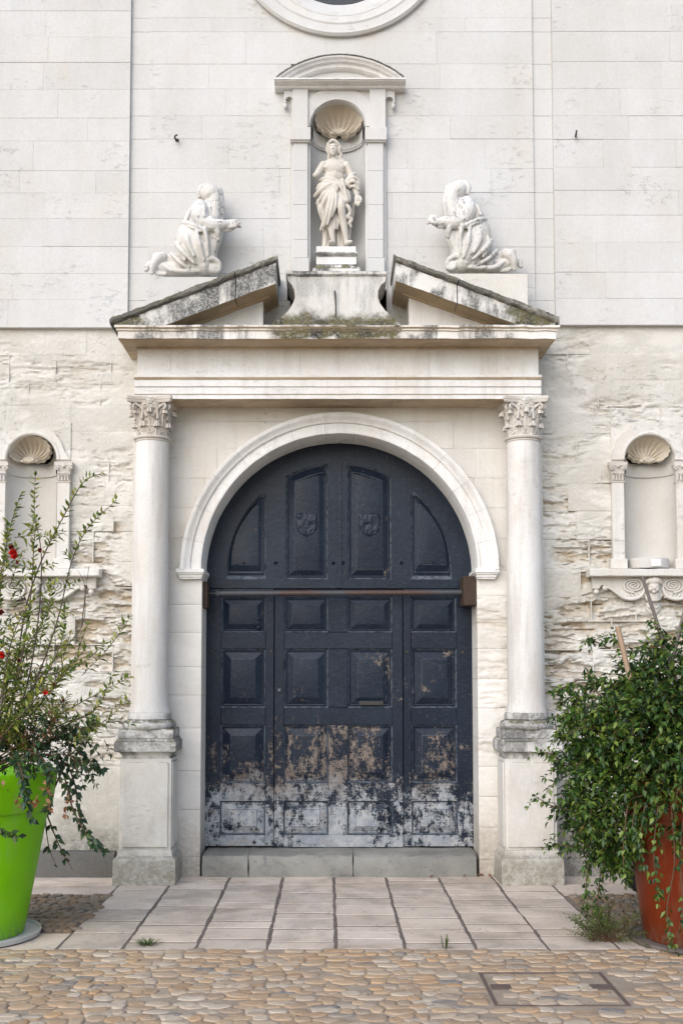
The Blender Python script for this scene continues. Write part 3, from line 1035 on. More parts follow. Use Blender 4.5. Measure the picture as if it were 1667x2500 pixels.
# ================================================================== door
YD = 0.345
door = thing('double_door', 'dark blue black panelled wooden church door with arched top and peeling paint at the foot', 'door', (AX, YD, TH))
N_ = 1 / K
dx = lambda px: Xp(px * N_, 1650, YD)
dz = lambda py: Zp(py * N_, YD)
SPLIT = dz(1436)
BOT = TH + 0.012
def shrink(poly, d):
    cx = sum(p[0] for p in poly) / len(poly)
    cz = sum(p[1] for p in poly) / len(poly)
    k = d / 0.17
    return [(p[0] + (cx - p[0]) * k, p[1] + (cz - p[1]) * k) for p in poly]
def panel(poly, parent, steps, name='panel', y=YD, highlight_rings=None, ins=inset):
    v, f = [], []
    n = len(poly)
    for d, o in steps:
        v += [(a, y + o, b) for a, b in ins(poly, d)]
    for k in range(len(steps) - 1):
        for i in range(n):
            j = (i + 1) % n
            f.append((k * n + i, k * n + j, (k + 1) * n + j, (k + 1) * n + i))
    f.append(tuple((len(steps) - 1) * n + i for i in range(n)))
    o = mk(name, v, f, M['door'], parent, ang=20)
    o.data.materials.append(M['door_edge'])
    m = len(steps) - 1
    for k in highlight_rings or (0, m - 2):  # rings that carry the painted-in edge highlight
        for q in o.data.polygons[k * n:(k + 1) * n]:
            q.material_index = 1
    return o
FULL = [(-0.001, -0.002), (0.012, 0.016), (0.017, 0.016), (0.023, 0.009), (0.029, 0.011), (0.083, -0.013), (0.087, -0.019), (0.094, -0.020)]
SMALL = [(-0.001, -0.002), (0.011, 0.015), (0.015, 0.015), (0.020, 0.009), (0.025, 0.011), (0.066, -0.010), (0.069, -0.015), (0.075, -0.016)]
def board(x0, x1, z0, z1, parent, name, y=YD, t=0.05):
    b = MB().blk(x0, x1, z0, z1, y + random.uniform(-0.001, 0.001), y + t, 0.003, 0.001)
    return b.mk(name, M['door'], parent)
def leaf(name, label, a, b, cols, rows, bottom, top):
    lf = thing(name, label, 'x', (a, YD, bottom))
    del lf['category']
    if name == 'fixed_leaf':
        del lf['label']
    lf.parent = door
    lf.location = Vector((a, YD, bottom)) - wloc(door)
    board(a, cols[0][0], bottom, top, lf, 'stile')
    board(cols[-1][1], b, bottom, top, lf, 'stile')
    zb = bottom
    for k, (z0, z1) in enumerate(rows + [(top, None)]):
        rl = board(cols[0][0] + 0.0006, cols[-1][1] - 0.0006, zb, z0, lf, 'rail', y=YD + 0.001)
        rl['peel'] = (0.02, 0.03, -0.02, 0.0, 0.0)[k]
        zb = z1
    for k, (z0, z1) in enumerate(rows):
        for i, (c0, c1) in enumerate(cols):
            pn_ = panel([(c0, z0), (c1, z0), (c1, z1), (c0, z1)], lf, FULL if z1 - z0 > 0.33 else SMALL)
            pn_['peel'] = (0.0, 0.06 if len(cols) > 1 else 0.035, 0.025, 0.0)[k]
            if i:
                mt_ = board(cols[i - 1][1], c0, z0 + 0.0006, z1 - 0.0006, lf, 'muntin', y=YD + 0.002)
                mt_['peel'] = (0.01, 0.08, 0.02, 0.02)[k]
    return lf
rows = [(dz(2038), dz(1956)), (dz(1911), dz(1770)), (dz(1728), dz(1584)), (dz(1544), dz(1458))]
x_l, x_w0, x_w1, x_r = XL - 0.03, dx(669), dx(984), XR + 0.03
lf1 = leaf('fixed_leaf', 'fixed lower leaf beside the left jamb', x_l, x_w0 - 0.003, [(dx(539), dx(648))], rows, BOT + 0.01, SPLIT - 0.004)
lf2 = leaf('wicket_leaf', 'middle wicket leaf with letter slot and keyhole', x_w0 + 0.003, x_w1 - 0.003, [(dx(693), dx(801)), (dx(848), dx(958))], rows, BOT, SPLIT - 0.012)
lf3 = leaf('fixed_leaf', 'fixed lower leaf beside the right jamb', x_w1 + 0.003, x_r, [(dx(1004), dx(1115))], rows, BOT + 0.006, SPLIT - 0.004)
# upper arched leaves
RP = 0.935
zb_ = dz(1414)
xm = dx(825)
def arcpt(r, x):
    return AZ + math.sqrt(max(r * r - (x - AX) ** 2, 0.0))
def upper(side):
    lf = thing('upper_leaf', '', 'x', (xm, YD, SPLIT))
    del lf['category'], lf['label']
    lf.parent = door
    lf.location = Vector((xm, YD, SPLIT)) - wloc(door)
    RD = RIN + 0.04
    s = -1 if side == 0 else 1
    x_in = xm + s * 0.002
    outer = [(x_in, SPLIT)]
    xe = AX + s * RD
    outer.append((xe, SPLIT))
    a_end = math.acos((abs(x_in - AX) * (1 if (x_in - AX) * s >= 0 else -1)) / RD)
    for i in range(25):
        a = a_end * i / 24
        outer.append((AX + s * RD * math.cos(a), AZ + RD * math.sin(a)))
    if side == 0:
        c1, c2 = (dx(539), dx(648)), (dx(696), dx(800))
    else:
        c1, c2 = (dx(1004), dx(1113)), (dx(849), dx(957))
    lo, hi = c2
    p2 = [(lo, zb_), (hi, zb_)] + [(hi + (lo - hi) * i / 8, arcpt(RP, hi + (lo - hi) * i / 8)) for i in range(9)]
    # outer quarter panel
    if side == 0:
        xin = c1[1]
        xo = AX - math.sqrt(max(RP * RP - (zb_ - AZ) ** 2, 0))
        p1 = [(xo, zb_), (xin, zb_)]
        a0 = math.acos((xin - AX) / RP) + 0.05; a1 = math.pi - math.asin((zb_ - AZ) / RP)
        p1.append((xin, AZ + RP * math.sin(a0)))
        p1 += [(AX + RP * math.cos(a0 + (a1 - a0) * i / 12), AZ + RP * math.sin(a0 + (a1 - a0) * i / 12)) for i in range(12)]
    else:
        xin = c1[0]
        xo = AX + math.sqrt(max(RP * RP - (zb_ - AZ) ** 2, 0))
        p1 = [(xin, zb_), (xo, zb_)]
        a0 = math.asin((zb_ - AZ) / RP); a1 = math.acos((xin - AX) / RP) - 0.05
        p1 += [(AX + RP * math.cos(a0 + (a1 - a0) * i / 12), AZ + RP * math.sin(a0 + (a1 - a0) * i / 12)) for i in range(1, 13)]
        p1.append((xin, AZ + RP * math.sin(a1)))
    # board with two openings
    polys = [outer, p2, p1]
    tr = tessellate_polygon([[Vector((p[0], p[1], 0)) for p in q] for q in polys])
    flat = [p for q in polys for p in q]
    n = len(flat)
    vs = [(p[0], YD, p[1]) for p in flat] + [(p[0], YD + 0.035, p[1]) for p in flat]
    fs = [tuple(t) for t in tr]
    st = 0
    for q in polys:
        m = len(q)
        for i in range(m):
            j = (i + 1) % m
            fs.append((st + i, st + j, n + st + j, n + st + i))
        st += m
    mk('leaf_board', vs, fs, M['door'], lf, flat=True)
    ST = [(-0.001, -0.002), (0.012, 0.016), (0.017, 0.016), (0.023, 0.009), (0.029, 0.011), (0.072, -0.010), (0.076, -0.016), (0.083, -0.017)]
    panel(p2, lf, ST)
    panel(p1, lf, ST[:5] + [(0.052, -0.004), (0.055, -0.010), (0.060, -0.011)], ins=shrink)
    # carved shield
    cx = (c2[0] + c2[1]) / 2
    zt, zb2, hw = dz(1253), dz(1312), 0.088
    g = MB()
    rows_ = []
    nr = 18
    for j in range(nr + 1):
        t = j / nr
        z = zt + (zb2 - zt) * t
        wdt = hw if t < 0.6 else hw * max(1 - ((t - 0.6) / 0.4) ** 1.8, 0.02)
        row = []
        for i in range(17):
            u = i / 16 * 2 - 1
            e = min(1.0, (1 - abs(u)) * 8, t * 10, (1 - t) * 10)
            rel = 0.010 * e + (0.007 * noise.noise(Vector((u * 4 + side * 3, t * 5, 1.0))) + 0.004 * noise.noise(Vector((u * 9, t * 11, 4.0)))) * e
            row.append((cx + u * wdt, YD - 0.016 - rel, z))
        rows_.append(row)
    g.grid(rows_)
    g.mk('shield', M['door'], lf, ang=80)
    # small diamond studs above the bottom of the panels
    for px in ((c1[0] + c1[1]) / 2, cx, (c1[1] + c2[0]) / 2 if side == 0 else (c2[1] + c1[0]) / 2, xm + s * 0.04):
        zc = dz(1374)
        r = 0.02
        mk('stud', [(px, YD - 0.02, zc), (px - r, YD - 0.002, zc), (px, YD - 0.002, zc + r), (px + r, YD - 0.002, zc), (px, YD - 0.002, zc - r)],
           [(0, 1, 2), (0, 2, 3), (0, 3, 4), (0, 4, 1)], M['door'], lf, flat=True)
    return lf
upper(0)
upper(1)
# cover strip on the meeting edge
MB().box(xm - 0.004, xm + 0.03, YD - 0.012, YD - 0.001, SPLIT + 0.004, AZ + RIN + 0.03).mk('meeting_strip', M['door'], door)
# dark room behind the gaps
MB().box(XL - 0.05, XR + 0.05, YD + 0.06, YD + 0.09, 0.0, AZ + RIN + 0.08).mk('backing_board', M['iron'], door)
# fittings on the wicket
MB().box(dx(876), dx(935), YD - 0.0235, YD - 0.016, dz(1721), dz(1711)).mk('letter_slot', M['iron'], lf2)
def disc(px, py, r, parent, name, mat, h=0.006, n=14):
    b = MB()
    cx, cz = dx(px), dz(py)
    b.arc([(0.0004, YD - h), (r * 0.7, YD - h), (r, YD - h * 0.5), (r, YD + 0.003)], cx, cz, 0, 2 * math.pi, n, ends=False)
    return b.mk(name, mat, parent)
b = MB()
cx, cz = dx(716), dz(1754)
b.arc([(0.0004, YD - 0.003), (0.009, YD - 0.003), (0.009, YD + 0.002)], cx, cz + 0.008, 0, 2 * math.pi, 12, ends=False)
b.box(cx - 0.0045, cx + 0.0045, YD - 0.0032, YD + 0.002, cz - 0.022, cz + 0.004)
b.mk('keyhole', M['iron'], lf2)
disc(682, 1685, 0.016, lf2, 'lock_rosette', M['mesh'], 0.012)
disc(681, 1823, 0.012, lf2, 'bolt_hole', M['iron'], 0.002)
for px, py in ((630, 1509), (630, 1531)):
    disc(px, py, 0.017, lf1, 'knob', M['door'], 0.02)
for px, py, l in ((620, 2001, lf1), (622, 2056, lf1), (516, 1590, lf1), (662, 1590, lf1), (1130, 1592, lf3), (995, 1592, lf3)):
    disc(px, py, 0.014, l, 'nail_head', M['iron'], 0.01)

# bar across the door and its timber blocks
YBAR = 0.16
bar = thing('door_bar', 'rusty steel pipe barring the door from jamb to jamb', 'bar', (AX, YBAR, Zp(1362, YBAR)))
p0, p1, p2 = D(472, 1363, YBAR), D(502, 1363, YBAR), D(1066, 1360.5, YBAR)
MB().tube([p0, p1], 0.010, 10, 2).mk('threaded_rod', M['iron'], bar)
MB().tube([p1 + Vector((-0.002, 0, 0)), p2], 0.0215, 16, 6).mk('pipe', M['pipe'], bar)
MB().tube([p1 + Vector((-0.02, 0, 0)), p1 + Vector((0.006, 0, 0))], 0.026, 6, 2).mk('nut', M['pipe'], bar)
x0 = Xp(1063, 1358, 0.05)
b = MB().box(x0, XR + 0.004, 0.03, 0.28, Zp(1390, 0.03), Zp(1323, 0.03))
o = b.mk('timber_block', M['wood'])
bevel(o, 0.005)
tag(o, 'thick brown timber block holding the plain pipe end of the door bar', 'block')
b = MB().box(XL - 0.004, Xp(478, 1358, 0.1), 0.06, 0.26, Zp(1396, 0.06), Zp(1336, 0.06))
o = b.mk('timber_block', M['wood'])
bevel(o, 0.004)
tag(o, 'thin brown timber block behind the threaded rod end of the door bar', 'block')

# ================================================================== columns
YCOL = -0.19
def spiral(c, u, w, r0, turns, rt, b, n=26, seg=8, start=0.0, shrink=0.12):
    """relief volute in the plane of u and w"""
    pts, rad = [], []
    for i in range(n + 1):
        t = i / n
        a = start + turns * 2 * math.pi * t
        r = r0 * (1 - t) + r0 * shrink * t
        pts.append(c + u * (r * math.cos(a)) + w * (r * math.sin(a)))
        rad.append(rt * (1 - 0.45 * t))
    b.tube(pts, rad, seg, n)
def acanthus(cx, cy, ang, rb, z0, h, wid, out, b, lobes=5):
    """a leaf standing on the bell, its tip curling outward"""
    d = Vector((math.cos(ang), math.sin(ang), 0))
    t = Vector((-math.sin(ang), math.cos(ang), 0))
    n, m = 12, 8
    rows = []
    for i in range(n + 1):
        s = i / n
        if s < 0.78:
            z = z0 + h * s / 0.78
            r = rb(z) + 0.008 + out * 0.25 * (s / 0.78) ** 2
        else:
            k = (s - 0.78) / 0.22
            z = z0 + h + 0.018 * math.sin(k * math.pi) - 0.03 * k * k
            r = rb(z0 + h) + 0.008 + out * (0.25 + 0.75 * math.sin(k * math.pi / 2))
        wv = wid * (0.75 + 0.25 * math.cos(s * lobes * 2 * math.pi)) * (1 - 0.55 * s ** 3)
        row = []
        for j in range(m + 1):
            u = j / m * 2 - 1
            rr = r - 0.012 * u * u + 0.005 * math.cos(u * 3 * math.pi)
            p = Vector((cx, cy, z)) + d * rr + t * (u * wv)
            row.append(p)
        rows.append(row)
    back = [[p - d * 0.012 for p in r] for r in rows]
    L = len(b.v)
    b.grid(rows)
    b.grid([list(reversed(r)) for r in back])

def column(side):
    axt = Xp(349.5 if side == 0 else 1199.8, 1015, YCOL)
    axb = Xp(344.5 if side == 0 else 1208.5, 1640, YCOL)
    ax = (axt + axb) / 2
    lab = ['pale stone column with foliate capital, its pedestal next to the green planter', 'pale stone column with foliate capital, its pedestal overgrown by the jasmine'][side]
    col = thing('column', lab, 'column', (ax, YCOL, 0), 'columns flanking the doorway')
    zt = Zp(1017, YCOL)             # top of shaft
    zb = Zp(1636, YCOL)             # foot of shaft
    sc_ = 287.0 * 9 / (9 + YCOL)
    rt, rb = 38.2 / sc_, 41.5 / sc_
    cuts = [0, 0.31, 0.64, 1.0]
    for a, b_ in zip(cuts[:-1], cuts[1:]):
        pr = []
        for i in range(9):
            t = a + (b_ - a) * i / 8
            r = rb + (rt - rb) * (t ** 1.5)
            if t < 0.03:
                r += 0.018 * (1 - t / 0.03) ** 2
            if i in (0, 8) and 0.001 < t < 0.999:
                r -= 0.0015
            pr.append((r, zb + (zt - zb) * t))
        b = MB().lathe(pr, ax, YCOL, 48)
        b.jit(0.0015, 8)
        b.mk('shaft_drum', M['shaft'], col, ang=60)
    # base: fillet and torus
    z1, z2, z3 = Zp(1636, YCOL), Zp(1652, YCOL), Zp(1675.5, YCOL)
    r1, r2 = 50 / sc_, 60.5 / sc_
    pr = [(r1 - 0.02, z1 + 0.004), (r1 - 0.004, z1), (r1, z1 - 0.012), (r1, z2 + 0.006), (r1 - 0.008, z2 + 0.001)]
    hm = (z2 + z3) / 2
    hh = (z2 - z3) / 2
    for i in range(9):
        a = math.pi / 2 - math.pi * i / 8
        pr.append((r2 - hh + hh * math.cos(a), hm + hh * math.sin(a)))
    b = MB().lathe(pr, ax, YCOL, 56)
    b.jit(0.002, 9)
    b.mk('base', M['pedcap'], col, ang=40)
    # pedestal
    YF = -0.40
    ped = thing('pedestal', 'panelled stone pedestal', 'x', (ax, 0, 0))
    del ped['category'], ped['label']
    ped.parent = col
    ped.location = Vector((ax, 0, 0)) - wloc(col)
    pxc = ax
    sF = 287.0 * 9 / (9 + YF)
    def slab(y0, y1, hw, name, mat, chs=None, yoff=0.0, jit=0.002):
        za, zb_ = Zp(y1, YF), Zp(y0, YF)
        b = MB()
        yf = YF + yoff
        nn = 8
        v = []
        prof = chs or [(0, 0), (0, 1)]
        # walls as profile (inset, height fraction)
        for o, fz in prof:
            z = za + (zb_ - za) * fz
            v.append([(pxc - hw + o, 0.02, z)] + [(pxc - hw + o + (2 * hw - 2 * o) * i / nn, yf + o, z) for i in range(nn + 1)] + [(pxc + hw - o, 0.02, z)])
        L = len(v[0])
        b.add([p for r in v for p in r], [(i * L + k, i * L + k + 1, (i + 1) * L + k + 1, (i + 1) * L + k) for i in range(len(v) - 1) for k in range(L - 1)])
        b.f.append(tuple(range(L)))
        b.f.append(tuple((len(v) - 1) * L + k for k in reversed(range(L))))
        b.jit(jit, 9)
        return b.mk(name, mat, ped, ang=16)
    slab(1675, 1698, 62.5 / sF, 'plinth_slab', M['pedcap'], [(0.006, 0), (0, 0.12), (0, 0.9), (0.006, 1)], 0.035)
    slab(1697, 1744, 70 / sF, 'pedestal_cap', M['pedcap'], [(0.055, 0), (0.05, 0.18), (0.032, 0.34), (0.014, 0.345), (0.002, 0.38), (0, 0.45), (0, 0.84), (0.012, 0.90), (0.02, 1.0)], 0.0)
    slab(1743, 1955, 58.5 / sF, 'die', M['pedestal'], None, 0.055)
    x0, x1 = pxc - 52 / sF, pxc + 52 / sF
    bevel(MB().box(x0, x1, YF + 0.040, YF + 0.08, Zp(1948, YF), Zp(1752, YF)).jit(0.002, 9).mk('die_panel', M['pedestal'], ped), 0.006, 2)
    for s in (-1, 1):
        xa = pxc + s * (58.5 / sF)
        bevel(MB().box(min(xa, xa + s * 0.01), max(xa, xa + s * 0.01), YF + 0.085, -0.03, Zp(1948, YF), Zp(1752, YF)).jit(0.002, 9).mk('die_panel', M['pedestal'], ped), 0.004, 2)
    slab(1954, 2034, 70.5 / sF, 'pedestal_foot', M['pedestal'], [(0, 0), (0, 0.70), (0.006, 0.76), (0.028, 0.84), (0.034, 1.0)], 0.0, 0.006)
    # capital
    cap = thing('capital', 'carved foliate capital', 'x', (ax, YCOL, zt))
    del cap['category'], cap['label']
    cap.parent = col
    cap.location = Vector((ax, YCOL, zt)) - wloc(col)
    ztop = Zp(913, -0.30)
    H = ztop - zt
    rr = rt
    MB().lathe([(rr, zt - 0.002), (rr + 0.006, zt), (rr + 0.007, zt + 0.008), (rr + 0.002, zt + 0.012), (rr + 0.014, zt + 0.018), (rr + 0.018, zt + 0.028), (rr + 0.012, zt + 0.038), (rr - 0.004, zt + 0.042)], ax, YCOL, 40).mk('astragal', M['capital'], cap)
    bell = lambda z: rr - 0.014 + 0.035 * max(0, (z - zt) / H) ** 2.2
    MB().lathe([(bell(zt + H * i / 8), zt + 0.03 + (H - 0.06) * i / 8) for i in range(9)], ax, YCOL, 32).mk('bell', M['capital'], cap)
    for k in range(8):
        b = MB()
        acanthus(ax, YCOL, 2 * math.pi * (k + 0.5) / 8, bell, zt + 0.035, H * 0.30, 0.060, 0.030, b)
        b.jit(0.006, 55, k + side * 9)
        b.mk('acanthus_leaf', M['capital'], cap, ang=60)
    for k in range(8):
        b = MB()
        acanthus(ax, YCOL, 2 * math.pi * k / 8, bell, zt + 0.07, H * 0.50, 0.052, 0.045, b)
        b.jit(0.006, 55, k + side * 9 + 40)
        b.mk('acanthus_leaf', M['capital'], cap, ang=60)
    for k in range(4):
        an = math.pi / 4 + k * math.pi / 2
        d = Vector((math.cos(an), math.sin(an), 0))
        b = MB()
        up = Vector((0, 0, 1))
        for s in (-1, 1):
            t = Vector((-math.sin(an), math.cos(an), 0)) * s
            base = Vector((ax, YCOL, zt + H * 0.55)) + d * (rr * 0.80) + t * 0.075
            m1 = Vector((ax, YCOL, zt + H * 0.74)) + d * (rr * 1.02) + t * 0.045
            c = Vector((ax, YCOL, zt + H * 0.78)) + d * (rr + 0.052) + t * 0.016
            b.tube([base, m1, c + d * 0.0 + up * 0.026], [0.017, 0.013, 0.010], 8, 8)
            spiral(c, (d * 0.9 + t * 0.2).normalized(), up, 0.028, 1.6, 0.011, b, start=math.pi / 2)
        b.jit(0.002, 30)
        b.mk('volute', M['capital'], cap, ang=70)
    for k in range(4):
        an = k * math.pi / 2
        d = Vector((math.cos(an), math.sin(an), 0))
        t = Vector((-math.sin(an), math.cos(an), 0))
        b = MB()
        for s in (-1, 1):
            c = Vector((ax, YCOL, zt + H * 0.78)) + d * (rr + 0.008) + t * (s * 0.032)
            b.tube([Vector((ax, YCOL, zt + H * 0.5)) + d * rr * 0.94 + t * (s * 0.062), c + t * (s * 0.02)], [0.014, 0.009], 8, 6)
            spiral(c, t * s, Vector((0, 0, 1)), 0.022, 1.4, 0.008, b)
        b.mk('inner_scroll', M['capital'], cap, ang=70)
        b = MB()
        c = Vector((ax, YCOL, ztop - 0.028)) + d * (rr + 0.012)
        for q in range(6):
            aa = q * math.pi / 3
            b.ball(c + t * (0.017 * math.cos(aa)) + Vector((0, 0, 0.017 * math.sin(aa))), 0.013, 0.013, 0.013, 8, 6)
        b.ball(c + d * 0.006, 0.014, 0.014, 0.014, 8, 6)
        b.jit(0.004, 40)
        b.mk('fleuron', M['kneeler'], cap, ang=70)
    # abacus with hollowed sides
    poly = []
    hc = rr + 0.058
    for k in range(4):
        a0 = math.pi / 4 + k * math.pi / 2
        c0 = Vector((math.cos(a0), math.sin(a0))) * hc * 1.36
        c1 = Vector((math.cos(a0 + math.pi / 2), math.sin(a0 + math.pi / 2))) * hc * 1.36
        nn = Vector((math.cos(a0 + math.pi / 4), math.sin(a0 + math.pi / 4)))
        tt = (c1 - c0).normalized()
        c0b, c1b = c0 + tt * 0.015, c1 - tt * 0.015
        for i in range(9):
            s = i / 8
            p = c0b.lerp(c1b, s) - nn * (0.045 * math.sin(math.pi * s))
            poly.append(p)
    b = MB()
    n = len(poly)
    lev = [(0.93, ztop - 0.045), (0.97, ztop - 0.036), (0.97, ztop - 0.024), (1.0, ztop - 0.020), (1.0, ztop + 0.002)]
    b.add([(ax + p.x * k, YCOL + p.y * k, z) for k, z in lev for p in poly], [(i * n + k, i * n + (k + 1) % n, (i + 1) * n + (k + 1) % n, (i + 1) * n + k) for i in range(len(lev) - 1) for k in range(n)] + [tuple(range(n)), tuple((len(lev) - 1) * n + k for k in reversed(range(n)))])
    b.jit(0.002, 20)
    b.mk('abacus', M['capital'], cap, ang=30)
    return ax, ztop
cxl, zcl = column(0)
cxr, zcr = column(1)

# ================================================================== entablature
ent = thing('entablature', 'white stone entablature with banded architrave, plain frieze and weathered cornice over the door', 'entablature', (AX, -0.15, Zp(915, -0.3)))
YA = -0.30
za = [Zp(y, YA) for y in (916, 905.5, 889, 873, 871, 864)]
x0, x1 = Xp(309.5, 890, YA), Xp(1241.5, 890, YA)
# architrave in four stones
cutx = [x0, Xp(350, 890, YA), Xp(735, 890, YA), Xp(908, 890, YA), x1]
cutx = [x0, Xp(752, 890, YA), Xp(908, 890, YA), x1]
prof = [(0.02, za[0]), (YA, za[0]), (YA, za[1]), (YA - 0.010, za[1] + 0.001), (YA - 0.010, za[2]), (YA - 0.020, za[2] + 0.001), (YA - 0.020, za[3]), (YA - 0.032, za[3] + 0.003), (YA - 0.04, za[4] + 0.008), (YA - 0.04, za[5]), (YA - 0.03, za[5] + 0.004), (0.02, za[5] + 0.004)]
for i, (a, b_) in enumerate(zip(cutx[:-1], cutx[1:])):
    b = MB().sweepx(prof, a + 0.0007, b_ - 0.0007, 24)
    b.jit(0.0018, 9)
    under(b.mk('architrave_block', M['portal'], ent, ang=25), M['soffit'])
zf0, zf1 = za[5] + 0.0045, Zp(801, YA)
fx = [Xp(316, 835, YA), Xp(392, 835, YA), Xp(690, 835, YA), Xp(985, 835, YA), Xp(1141, 835, YA), Xp(1236, 835, YA)]
for a, b_ in zip(fx[:-1], fx[1:]):
    MB().blk(a + 0.0006, b_ - 0.0006, zf0, zf1, YA + 0.004 + random.uniform(-0.001, 0.001), 0.02, 0.0015, 0.0005).mk('frieze_block', M['portal'], ent)
# cornice
YK = -0.55
zc = lambda y, Y=YK: Zp(y, Y)
ct = zc(748)
cb = zc(777.5)
bx0, bx1 = Xp(271.5, 762, YK), Xp(1276, 762, YK)
bed = [(0.02, zf1 - 0.004), (YA - 0.002, zf1 - 0.004), (YA - 0.012, zf1 + 0.004), (YA - 0.012, zf1 + 0.018), (YA - 0.03, zf1 + 0.028), (YA - 0.045, zf1 + 0.045), (YA - 0.05, zf1 + 0.058), (YA - 0.05, cb + 0.012), (0.02, cb + 0.012)]
fl, fr = Xp(316, 835, YA), Xp(1236, 835, YA)
b = MB().sweepx(bed, fl + 0.0, fr - 0.0, 40, sl0=0.0, sl1=0.0)
# returns: let the profile spread sideways as it comes forward
for v in b.v:
    o = max(0, (YA - v.y))
    if v.x < (fl + fr) / 2 and abs(v.x - fl) < 1e-4:
        v.x -= o
    elif abs(v.x - fr) < 1e-4:
        v.x += o
b.jit(0.002, 9)
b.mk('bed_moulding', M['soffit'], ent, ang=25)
cor = [(0.02, cb), (YA - 0.05, cb + 0.006), (YK + 0.03, cb - 0.003), (YK + 0.02, cb + 0.004), (YK, cb), (YK - 0.002, cb + 0.055), (YK - 0.012, cb + 0.06), (YK - 0.014, ct - 0.028), (YK - 0.028, ct - 0.018), (YK - 0.028, ct - 0.003), (YK - 0.02, ct), (0.02, ct + 0.004)]
cut = [bx0, Xp(336, 762, YK), Xp(588, 762, YK), Xp(925, 762, YK), Xp(1178, 762, YK), bx1]
for i, (a, b_) in enumerate(zip(cut[:-1], cut[1:])):
    b = MB().sweepx(cor, a + 0.0007, b_ - 0.0007, 22)
    for v in b.v:
        o = max(0.0, -(v.y - YK))
        if i == 0 and abs(v.x - a - 0.0007) < 1e-4:
            v.x -= o
        if i == 4 and abs(v.x - b_ + 0.0007) < 1e-4:
            v.x += o
    b.jit(0.006, 11)
    under(b.mk('cornice_block', M['cornice'], ent, ang=30), M['soffit'])

